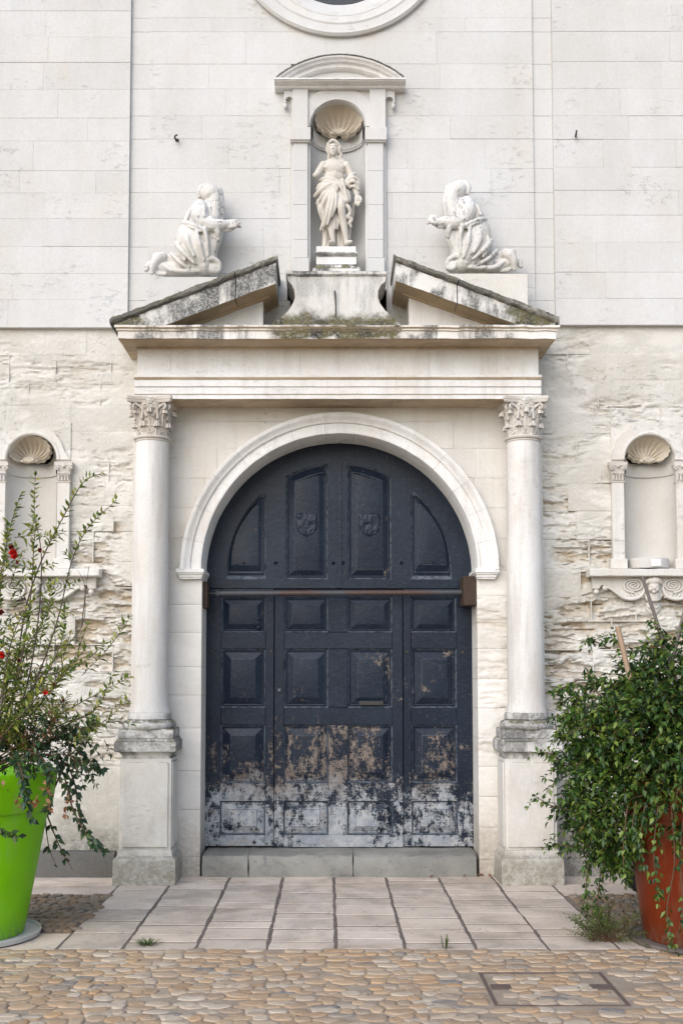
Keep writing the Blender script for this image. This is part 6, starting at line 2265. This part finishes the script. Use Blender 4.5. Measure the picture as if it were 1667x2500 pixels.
# ================================================================== planters
def pot(name, label, cx, cy, prof, mat, soilz, soilr):
    p = thing(name, label, 'planter', (cx, cy, 0), 'large plastic planters')
    return p
GX, GY = -2.27, -2.02
pg = thing('planter', 'lime green round plastic planter with a thick rim', 'planter', (GX, GY, 0))
MB().lathe([(0.30, 0.022), (0.318, 0.022), (0.325, 0.035), (0.462, 0.785), (0.462, 0.80), (0.44, 0.80)], GX, GY, 72).mk('pot_body', M['green'], pg, ang=40)
MB().lathe([(0.45, 0.775), (0.474, 0.772), (0.480, 0.780), (0.510, 0.985), (0.508, 0.998), (0.498, 1.004), (0.482, 1.002), (0.474, 0.985), (0.462, 0.90), (0.40, 0.90)], GX, GY, 72, cap=False).mk('pot_rim', M['green'], pg, ang=40)
MB().lathe([(0.0005, 0.93), (0.25, 0.925), (0.47, 0.905), (0.47, 0.88), (0.0005, 0.88)], GX, GY, 40, cap=False).jit(0.01, 20).mk('soil', M['soil'], pg)
sa = MB().lathe([(0.0005, 0.004), (0.405, 0.004), (0.42, 0.010), (0.425, 0.035), (0.418, 0.036), (0.405, 0.020), (0.0005, 0.0215)], GX, GY, 64, cap=False).mk('saucer', M['saucer'])
tag(sa, 'flat grey saucer under the lime green planter', 'saucer')
OX, OY = 2.13, -2.14
po = thing('planter', 'burnt orange round plastic planter almost hidden by the jasmine', 'planter', (OX, OY, 0))
MB().lathe([(0.30, 0.02), (0.322, 0.02), (0.33, 0.03), (0.425, 0.80), (0.44, 0.81), (0.452, 0.985), (0.446, 0.998), (0.43, 1.0), (0.42, 0.985), (0.41, 0.90), (0.35, 0.90)], OX, OY, 72, cap=False).mk('pot_body', M['orange'], po, ang=40)
MB().lathe([(0.0005, 0.93), (0.25, 0.925), (0.42, 0.905), (0.42, 0.88), (0.0005, 0.88)], OX, OY, 40, cap=False).jit(0.01, 20).mk('soil', M['soil'], po)
sb = MB().lathe([(0.0005, 0.004), (0.40, 0.004), (0.415, 0.010), (0.42, 0.03), (0.41, 0.03), (0.40, 0.018), (0.0005, 0.0195)], OX, OY, 64, cap=False).mk('saucer', M['cane'])
tag(sb, 'flat brown saucer under the burnt orange planter', 'saucer')

# ---- red flowering shrub
shrub = thing('pomegranate_shrub', 'airy shrub with narrow yellow green leaves and red flowers in the green planter', 'shrub', (GX, GY, 0.91))
lv, stems = Leaves(), []
def dp(x, y, Y):
    return D(x, y, Y)
root = Vector((GX, GY, 0.92))
paths = [
    ([(40, 1640, -2.05), (85, 1450, -2.0), (96, 1280, -2.0), (80, 1180, -2.0), (82, 1093, -2.0)], 0.75),
    ([(25, 1640, -2.1), (55, 1420, -2.05), (95, 1290, -2.0), (150, 1180, -1.95), (190, 1110, -1.95), (232, 1087, -1.95)], 0.5),
    ([(40, 1660, -2.15), (125, 1450, -2.1), (165, 1290, -2.1), (205, 1210, -2.1), (268, 1148, -2.1)], 0.6),
    ([(-10, 1600, -2.0), (0, 1350, -2.0), (25, 1210, -2.0), (48, 1135, -2.0)], 0.4),
    ([(30, 1600, -2.3), (70, 1380, -2.3), (78, 1260, -2.3), (85, 1190, -2.3)], 0.5),
    ([(20, 1680, -2.2), (60, 1600, -2.2), (120, 1520, -2.2), (188, 1440, -2.2), (197, 1360, -2.2), (205, 1300, -2.2)], 0.97),
    ([(188, 1440, -2.2), (196, 1350, -2.2), (180, 1310, -2.2)], 0.97),
    ([(30, 1690, -2.1), (100, 1610, -2.1), (150, 1545, -2.1), (197, 1490, -2.1)], 0.45),
    ([(40, 1710, -2.3), (140, 1640, -2.3), (230, 1590, -2.3), (300, 1555, -2.3)], 0.45),
    ([(40, 1720, -2.1), (150, 1660, -2.1), (220, 1630, -2.1), (262, 1545, -2.1)], 0.5),
    ([(60, 1720, -2.2), (170, 1690, -2.2), (235, 1660, -2.2), (290, 1610, -2.2)], 0.4),
    ([(20, 1680, -2.4), (90, 1580, -2.4), (140, 1480, -2.4), (150, 1400, -2.4)], 0.4),
    ([(0, 1650, -2.4), (20, 1500, -2.4), (60, 1400, -2.4), (130, 1340, -2.4)], 0.4),
    ([(-20, 1650, -2.4), (-10, 1450, -2.4), (10, 1300, -2.4), (20, 1200, -2.4)], 0.35),
    ([(10, 1660, -1.8), (60, 1500, -1.8), (110, 1400, -1.8), (118, 1330, -1.8)], 0.4),
    ([(20, 1660, -1.8), (100, 1560, -1.8), (180, 1530, -1.8), (240, 1480, -1.8)], 0.55),
    ([(-30, 1650, -2.0), (-60, 1400, -2.0), (-50, 1250, -2.0), (-20, 1150, -2.0)], 0.35),
    ([(-40, 1650, -2.2), (-60, 1450, -2.2), (-20, 1330, -2.2), (40, 1260, -2.2)], 0.35),
    ([(0, 1660, -2.3), (20, 1560, -2.3), (60, 1480, -2.3), (110, 1430, -2.3)], 0.3),
    ([(10, 1690, -2.45), (70, 1620, -2.45), (120, 1560, -2.45), (170, 1540, -2.45)], 0.3),
]
for _ in range(13):
    a = random.uniform(0, 2 * math.pi)
    h = random.uniform(0.45, 1.5)
    r = random.uniform(0.35, 1.0)
    tip = root + Vector((math.cos(a) * r - 0.25, math.sin(a) * r * 0.7, h))
    m1 = root.lerp(tip, 0.4) + Vector((0, 0, 0.22)) + rv() * 0.06
    paths.append(([m1, root.lerp(tip, 0.75) + rv() * 0.06, tip], 0.35))
LN, LW = 0.060, 0.0195
for pts, st in paths:
    P = [p if isinstance(p, Vector) else dp(*p) for p in pts]
    full = [root + Vector((random.uniform(-0.1, 0.12), random.uniform(-0.1, 0.1), -0.01))] + P if P[0].z < 1.75 or len(P) > 3 else P
    C = catmull(full, 40)
    tot = sum((C[i + 1] - C[i]).length for i in range(40))
    sb_ = MB()
    rr = 0.0035 + 0.0018 * tot
    sb_.tube(full, [rr * (1 - 0.78 * i / (len(full) - 1)) for i in range(len(full))], 6)
    sb_.mk('stem', M['bark'], shrub, ang=80)
    # leaves along the outer part and leafy side twigs lower down
    acc = 0
    for i in range(1, 41):
        s = i / 40
        seg = C[i] - C[i - 1]
        acc += seg.length
        if s < 0.22:
            continue
        bare = st > 0.9
        while acc > 0.021:
            acc -= 0.021
            if s > st and not bare:
                d = seg.normalized()
                for sd_ in (1, -1):
                    sidev = d.cross(rv()).normalized() * sd_
                    lv.add(C[i] + rv() * 0.003, (d * 0.65 + sidev + UP * 0.15).normalized(), (UP + rv() * 0.6).normalized(), LN * random.uniform(0.55, 1.05), LW * random.uniform(0.8, 1.2), random.uniform(-0.1, 0.25))
            elif random.random() < (0.12 if not bare else 0.02):
                d = (seg.normalized() * 0.5 + rv() + UP * 0.25).normalized()
                shoot(lv, sb_ if False else None, C[i], d, random.uniform(0.08, 0.2), LN * 0.9, LW, droop=0.2, step=0.022, lift=0.5)
# leafy middle of the shrub
tw = MB()
for _ in range(95):
    p = dp(random.uniform(-90, 245), random.uniform(1480, 1740), random.uniform(-2.5, -1.75))
    k = (p.x - GX)
    if p.z < 1.0 + 0.25 * max(0, k) or random.random() < max(0, k - 0.35) * 1.4:
        continue
    d = ((p - root).normalized() + rv() * 0.6 + UP * 0.3).normalized()
    shoot(lv, tw, p, d, random.uniform(0.1, 0.28), LN, LW, droop=0.3, step=0.024, lift=0.4)
for _ in range(28):
    p = dp(random.uniform(-90, 90), random.uniform(1230, 1500), random.uniform(-2.5, -1.75))
    d = (rv() * 0.7 + UP * 0.8 + Vector((0.3, 0, 0))).normalized()
    shoot(lv, tw, p, d, random.uniform(0.08, 0.2), LN, LW, droop=0.2, step=0.024, lift=0.4)
tw.mk('twigs', M['bark'], shrub, ang=80, kind='stuff')
lv.build(M['pomegranate'], shrub, 300)
def flower(x, y, Y, r, mat, nm):
    c = dp(x, y, Y)
    b = MB()
    for k in range(9):
        d = (rv() + Vector((0, -0.6, 0.2))).normalized()
        t = d.cross(rv()).normalized() * r * 0.75
        u = d.cross(t).normalized() * r * 0.6
        q = c + d * r * 0.55
        b.add([c, q + t, q + d * r * 0.5 + u * 0.4, q - t, q - u], [(0, 1, 2), (0, 2, 3), (0, 3, 4), (0, 4, 1)])
    b.ball(c, r * 0.45, r * 0.45, r * 0.5, 8, 6)
    b.mk(nm, mat, shrub, ang=60)
for x, y, Y, r, mt, nm in ((30, 1272, -2.3, 0.034, 'petal', 'flower'), (27, 1256, -2.32, 0.018, 'bud', 'flower_bud'), (92, 1263, -2.1, 0.017, 'bud', 'flower_bud'), (3, 1408, -2.3, 0.024, 'bud', 'flower_bud'),
                           (106, 1590, -2.3, 0.018, 'petal', 'flower'), (3, 1505, -2.4, 0.026, 'petal', 'flower'), (22, 1500, -2.3, 0.02, 'bud', 'flower_bud'), (40, 1292, -2.2, 0.013, 'bud', 'flower_bud'),
                           (124, 1573, -2.1, 0.012, 'bud', 'flower_bud'), (46, 1517, -2.2, 0.015, 'bud', 'flower_bud'), (-40, 1350, -2.1, 0.03, 'petal', 'flower'), (146, 1608, -2.2, 0.011, 'bud', 'flower_bud')):
    flower(x, y, Y, r, M[mt], nm)

# ---- dark vine spilling over the rim
vine = thing('trailing_vine', 'dark leaved vine spilling over the rim of the green planter with dry brown leaves', 'vine', (GX, GY, 0.91))
lv, tw, dry = Leaves(), MB(), Leaves()
VL, VW = 0.062, 0.034
trail = [
    [(40, 1735, -2.2), (140, 1745, -2.1), (172, 1800, -2.1), (182, 1870, -2.1), (205, 1915, -2.1), (238, 1958, -2.1)],
    [(30, 1745, -2.2), (120, 1735, -2.2), (150, 1790, -2.2), (165, 1850, -2.2), (195, 1910, -2.2), (220, 1945, -2.2)],
    [(20, 1745, -2.3), (50, 1770, -2.56), (58, 1830, -2.53), (75, 1880, -2.52)],
    [(-30, 1745, -2.3), (-20, 1800, -2.58), (-10, 1890, -2.5), (40, 1918, -2.5)],
    [(60, 1730, -2.1), (130, 1690, -2.1), (190, 1735, -2.1), (238, 1770, -2.1)],
    [(70, 1730, -2.2), (150, 1680, -2.2), (200, 1670, -2.2), (222, 1650, -2.2)],
    [(60, 1730, -2.3), (110, 1760, -2.5), (112, 1840, -2.42), (110, 1856, -2.42)],
    [(110, 1850, -1.95), (120, 1900, -1.95), (145, 1960, -1.95), (168, 1998, -1.95)],
    [(108, 1860, -1.9), (112, 1940, -1.9), (128, 1985, -1.9)],
    [(-60, 1745, -2.2), (-90, 1790, -2.5), (-95, 1860, -2.5)],
]
for i, t in enumerate(trail):
    P = [root + Vector((0.03 * i - 0.12, 0.0, -0.01))] + [dp(*p) for p in t] if i not in (7, 8) else [dp(150, 1755, -2.0)] + [dp(*p) for p in t]
    sb_ = MB()
    sb_.tube(P, [0.005] * (len(P) - 2) + [0.003, 0.0018], 5)
    sb_.mk('stem', M['vine'], vine, ang=80)
    C = catmull(P, 48)
    for k in range(12, 49):
        if i in (7, 8) and random.random() < 0.75:
            continue
        d = (C[k] - C[k - 1]).normalized()
        for s in (1, -1):
            if random.random() < 0.25:
                continue
            ax = d.cross(rv()).normalized()
            lv.add(C[k] + rv() * 0.008, (ax + d * 0.4 + Vector((0, -0.2, -0.55))).normalized(), (UP * 0.5 + Vector((0, -0.8, 0)) + rv() * 0.5).normalized(), VL * random.uniform(0.5, 1.0), VW * random.uniform(0.7, 1.0))
for _ in range(85):
    p = dp(random.gauss(70, 65), random.gauss(1705, 34), random.uniform(-2.5, -1.8))
    if p.x > -1.45 or p.z < 0.95:
        continue
    shoot(lv, tw, p, (Vector((0.5, -0.25, 0.1)) + rv()).normalized(), random.uniform(0.1, 0.26), VL * 0.8, VW * 0.8, droop=1.1, step=0.034)
tw.mk('twigs', M['vine'], vine, ang=80, kind='stuff')
lv.build(M['darkleaf'], vine, 300)
for x, y, n in ((100, 1805, 6), (50, 1838, 9), (80, 1842, 9), (105, 1838, 6), (160, 1835, 5), (10, 1690, 8), (150, 1870, 3), (5, 1800, 5), (60, 1690, 14), (110, 1680, 14), (70, 1730, 14), (130, 1640, 8)):
    for _ in range(n):
        p = dp(x + random.gauss(0, 10), y + random.gauss(0, 9), -2.5 if y > 1760 and x < 120 else -2.3)
        dry.add(p, (rv() + Vector((0, -0.3, -0.7))).normalized(), rv(), 0.05 * random.uniform(0.6, 1.0), 0.026)
dry.build(M['dryleaf'], vine, 300, 'dry_leaf', 'dry_leaves')

# ---- jasmine over the orange planter
jas = thing('jasmine_bush', 'dense dark green jasmine bush overflowing the orange planter', 'bush', (OX, OY, 0.91))
lv, tw = Leaves(), MB()
ell = [((2.20, -2.10, 1.08), (0.78, 0.62, 0.62), 1.1), ((2.40, -2.10, 1.52), (0.66, 0.50, 0.42), 1.0), ((2.15, -2.55, 0.95), (0.5, 0.22, 0.30), 0.5), ((1.80, -2.12, 1.27), (0.42, 0.45, 0.36), 0.8),
       ((1.70, -2.08, 0.95), (0.36, 0.42, 0.46), 0.8), ((1.76, -2.02, 0.66), (0.24, 0.32, 0.24), 0.35), ((2.55, -2.45, 0.95), (0.5, 0.35, 0.45), 0.6)]
def inside(p, grow=1.0):
    for c, r, w_ in ell:
        if sum(((p[i] - c[i]) / (r[i] * grow)) ** 2 for i in range(3)) < 1:
            return True
    return False
NSH = 3400
tot = sum(w_ for c, r, w_ in ell)
for c, r, w_ in ell:
    for _ in range(int(NSH * w_ / tot)):
        d = rv()
        if d.y > 0.55 and random.random() < 0.6:
            continue
        k = random.uniform(0.72, 1.0) if random.random() < 0.82 else random.uniform(0.3, 0.75)
        k *= 1 + 0.14 * noise.noise(Vector((d.x * 2.5 + c[0], d.y * 2.5, d.z * 2.5)))
        p = Vector((c[0] + d.x * r[0] * k, c[1] + d.y * r[1] * k, c[2] + d.z * r[2] * k))
        if p.x > 3.0:
            continue
        # stay clear of the pot's inside
        rp = 0.33 + 0.12 * max(0, min(1, p.z))
        if p.z < 1.0 and math.hypot(p.x - OX, p.y - OY) < rp + 0.03:
            continue
        dd = (Vector((d.x, d.y * 1.2, d.z * 0.5)) + rv() * 0.6 + Vector((0, 0, 0.1))).normalized()
        shoot(lv, tw if random.random() < 0.5 else None, p, dd, random.uniform(0.07, 0.19), 0.058, 0.030, droop=1.3, step=0.026, jitter=0.25)
# loose shoots that break the outline
wild = [((1330, 1600, -2.1), (1305, 1580, -2.1), (1313, 1592, -2.1)), ((1400, 1490, -2.1), (1360, 1470, -2.1), (1352, 1468, -2.1)), ((1300, 1760, -2.1), (1270, 1735, -2.1), (1236, 1726, -2.1)),
        ((1310, 1860, -2.1), (1265, 1850, -2.1), (1228, 1828, -2.1)), ((1340, 1950, -2.1), (1300, 1942, -2.1), (1262, 1936, -2.1)),
        ((1380, 1980, -2.1), (1372, 2060, -2.1), (1370, 2100, -2.1)), ((1350, 1980, -2.1), (1345, 2040, -2.1), (1348, 2085, -2.1)), ((1300, 1700, -2.0), (1280, 1690, -2.0), (1272, 1640, -2.0)),
        ((1440, 1850, -2.55), (1430, 1950, -2.5), (1436, 2040, -2.5)), ((1510, 1850, -2.7), (1500, 1960, -2.62), (1512, 2060, -2.58)), ((1540, 1850, -2.7), (1548, 1980, -2.62), (1530, 2090, -2.58), (1545, 2170, -2.55)),
        ((1570, 1850, -2.7), (1560, 1980, -2.64), (1568, 2080, -2.6), (1555, 2150, -2.58)), ((1600, 1850, -2.7), (1590, 2000, -2.62), (1580, 2150, -2.56)), ((1480, 1850, -2.65), (1470, 1920, -2.6), (1478, 1990, -2.55)),
        ((1460, 1840, -2.6), (1452, 1900, -2.6), (1466, 1950, -2.55)), ((1440, 1540, -2.1), (1420, 1480, -2.1), (1400, 1462, -2.1)), ((1520, 1500, -2.1), (1510, 1450, -2.1), (1495, 1425, -2.1)),
        ((1360, 1660, -2.2), (1320, 1640, -2.2), (1290, 1650, -2.2)), ((1330, 1560, -2.1), (1300, 1575, -2.1), (1270, 1590, -2.1))]
for wv_ in wild:
    P = [dp(*q) for q in wv_]
    sb_ = MB()
    sb_.tube(P, [0.004] * (len(P) - 1) + [0.0015], 5)
    sb_.mk('stem', M['vine'], jas, ang=80)
    C = catmull(P, 22)
    for k in range(3, 23):
        d = (C[k] - C[k - 1]).normalized()
        if random.random() < 0.25:
            continue
        for s in (1, -1):
            ax = d.cross(rv()).normalized()
            lv.add(C[k] + rv() * 0.01, (ax + d * 0.4 + Vector((0, -0.2, -0.5))).normalized(), (UP * 0.6 + Vector((0, -0.6, 0)) + rv() * 0.5).normalized(), 0.045 * random.uniform(0.6, 1.1), 0.024 * random.uniform(0.7, 1.1))
        if random.random() < 0.22:
            shoot(lv, None, C[k], (d + rv()).normalized(), 0.08, 0.04, 0.02, droop=1.2, step=0.026)
for k in range(12):
    a = random.uniform(0, 2 * math.pi)
    tip = Vector((OX + random.uniform(-0.6, 0.5), OY + random.uniform(-0.35, 0.3), random.uniform(1.2, 1.7)))
    sb_ = MB()
    sb_.tube([Vector((OX + 0.1 * math.cos(a), OY + 0.1 * math.sin(a), 0.91)), Vector((OX, OY, 1.1)).lerp(tip, 0.5) + rv() * 0.08, tip], [0.011, 0.008, 0.004], 6)
    sb_.mk('stem', M['vine'], jas, ang=80)
tw.mk('twigs', M['vine'], jas, ang=80, kind='stuff')
lv.build(M['jasmine'], jas, 300)
dry = Leaves()
for _ in range(110):
    c, r, w_ = random.choice(ell)
    d = rv()
    d.y = -abs(d.y)
    p = Vector((c[0] + d.x * r[0] * 1.0, c[1] + d.y * r[1] * 1.02, c[2] + d.z * r[2]))
    if p.z > 1.0 or math.hypot(p.x - OX, p.y - OY) > 0.5:
        dry.add(p, (d + Vector((0, 0, -0.6)) + rv() * 0.5).normalized(), rv(), 0.045, 0.022)
dry.build(M['yellowleaf'], jas, 300, 'yellow_leaf', 'yellow_leaves')

# canes that prop the jasmine
def cane(p0, p1, r, mat, label, knots=4):
    b = MB()
    n = 24
    pts = [p0.lerp(p1, i / n) for i in range(n + 1)]
    rad = [r * (1 + (0.16 if i % (n // knots) == 0 and 0 < i < n else 0)) for i in range(n + 1)]
    b.tube(pts, rad, 10, n)
    o = b.mk('cane', mat, ang=50)
    tag(o, label, 'cane', 'canes propping the jasmine')
t0, t1 = dp(1417, 1438, -2.15), dp(1449, 1575, -2.15)
cane(t1 + (t1 - t0).normalized() * 0.70, t0, 0.0165, M['bamboo'], 'thick pale bamboo cane with a node rising from the jasmine', 3)
t0, t1 = dp(1473.5, 1325, -2.1), dp(1520, 1466, -2.1)
cane(t1 + (t1 - t0).normalized() * 0.75, t0, 0.010, M['cane'], 'thin grey cane leaning in front of the cherub bracket', 5)
t0, t1 = dp(1571, 1400, -2.1), dp(1556, 1463, -2.1)
cane(t1 + (t1 - t0).normalized() * 0.80, t0 + (t0 - t1) * 0.5, 0.010, M['cane'], 'thin grey cane slanting out over the thickest part of the jasmine', 5)

# wheel behind the orange planter
wz_ = 0.27
wy_ = -0.88
wxl = dp(1421, 1995, wy_).x
wcx = wxl + 0.27
wh = thing('wheel', 'black rubber scooter wheel standing behind the orange planter', 'wheel', (wcx, wy_, 0))
rowsw = []
N = 64
tp = [(0.20, -0.035), (0.225, -0.052), (0.25, -0.05), (0.266, -0.03), (0.27, 0.0), (0.266, 0.03), (0.25, 0.05), (0.225, 0.052), (0.20, 0.035)]
b = MB().arc([(r, wy_ + y) for r, y in tp], wcx, 0.268, 0, 2 * math.pi, N, False, True)
b.mk('tyre', M['rubber'], wh, ang=40)
b = MB()
for k in range(44):
    a = 2 * math.pi * k / 44
    for s in (-1, 1):
        p = [Vector((wcx + r * math.cos(a + sh), wy_ + s * y, 0.268 + r * math.sin(a + sh))) for r, y, sh in ((0.2725, 0.006, 0.0), (0.2675, 0.034, 0.04), (0.252, 0.052, 0.06))]
        b.tube(p, 0.0035, 4, 3)
b.mk('tread', M['rubber'], wh, ang=60)
MB().arc([(0.205, wy_ - 0.03), (0.19, wy_ - 0.034), (0.18, wy_ - 0.02), (0.18, wy_ + 0.02), (0.19, wy_ + 0.034), (0.205, wy_ + 0.03)], wcx, 0.268, 0, 2 * math.pi, 48, False, True).mk('rim', M['rim'], wh, ang=40)
for k in range(5):
    a = 2 * math.pi * k / 5
    MB().tube([(wcx + 0.03 * math.cos(a), wy_, 0.268 + 0.03 * math.sin(a)), (wcx + 0.185 * math.cos(a), wy_, 0.268 + 0.185 * math.sin(a))], [0.016, 0.012], 8, 3).mk('spoke', M['rim'], wh)
MB().arc([(0.0005, wy_ - 0.05), (0.04, wy_ - 0.05), (0.045, wy_ - 0.04), (0.045, wy_ + 0.05), (0.0005, wy_ + 0.05)], wcx, 0.268, 0, 2 * math.pi, 20, False).mk('hub', M['rim'], wh)

# ---- weeds
def weed(name, label, c, n, h, spread, mat, grassy=True, grp=None):
    t = thing(name, label, 'weed', c, grp)
    b = MB()
    for _ in range(n):
        a = random.uniform(0, 2 * math.pi)
        d = Vector((math.cos(a), math.sin(a), 0))
        p = Vector(c) + d * random.uniform(0, spread * 0.3)
        hh = h * random.uniform(0.5, 1.0)
        q = p + d * spread * random.uniform(0.3, 1.0) * 0.6 + UP * hh
        m = p.lerp(q, 0.5) + UP * hh * 0.25
        t_ = d.cross(UP) * 0.003
        b.add([p - t_, p + t_, m + t_ * 1.2, m - t_ * 1.2, q], [(0, 1, 2, 3), (3, 2, 4)])
    b.mk('blades', mat, t, kind='stuff', ang=80)
    return t
c = G(338, 2170)
weed('grass_tuft', 'small flat green grass tuft on a slab at the street edge', (c.x, c.y, 0), 60, 0.035, 0.13, M['weed'])
c = G(1023, 2178)
weed('grass_tuft', 'thin upright grass sprig between slab and cobbles', (c.x, c.y, 0), 12, 0.09, 0.07, M['weed'])
c = G(1385, 2160)
wd = thing('wild_plant', 'low fine leaved wild plant growing at the foot of the orange planter', 'weed', (c.x, c.y, 0))
lv, tw = Leaves(), MB()
for _ in range(95):
    d = (Vector((random.uniform(-1.1, 0.8), random.uniform(-0.6, 0.5), random.uniform(0.3, 1.3)))).normalized()
    shoot(lv, tw, Vector((c.x + random.uniform(-0.08, 0.10), c.y + random.uniform(-0.05, 0.05), 0.0)), d, random.uniform(0.1, 0.30), 0.022, 0.009, droop=0.5, step=0.016, tr=0.0014, start=0.3)
tw.mk('stems', M['vine'], wd, ang=80, kind='stuff')
lv.build(M['weed'], wd, 200)
# fallen leaves and litter by the right jamb
fl_ = MB()
for i, (x, y) in enumerate(((1045, 2013), (1062, 2012), (1078, 2012), (1092, 2013), (1110, 2014), (1125, 2016), (1135, 2015), (1060, 2016), (470, 2012), (985, 2017))):
    p = G(x, y)
    q = leaf_verts(Vector((p.x, p.y, 0.012)), Vector((random.uniform(-1, 1), random.uniform(-1, 1), 0.1)), UP + rv() * 0.3, 0.05, 0.026, -0.2)
    fl_.add(q, LF)
o = fl_.mk('fallen_leaves', M['dryleaf'], kind='stuff', ang=80)
tag(o, 'dry brown leaf litter along the foot of the doorway', 'litter')
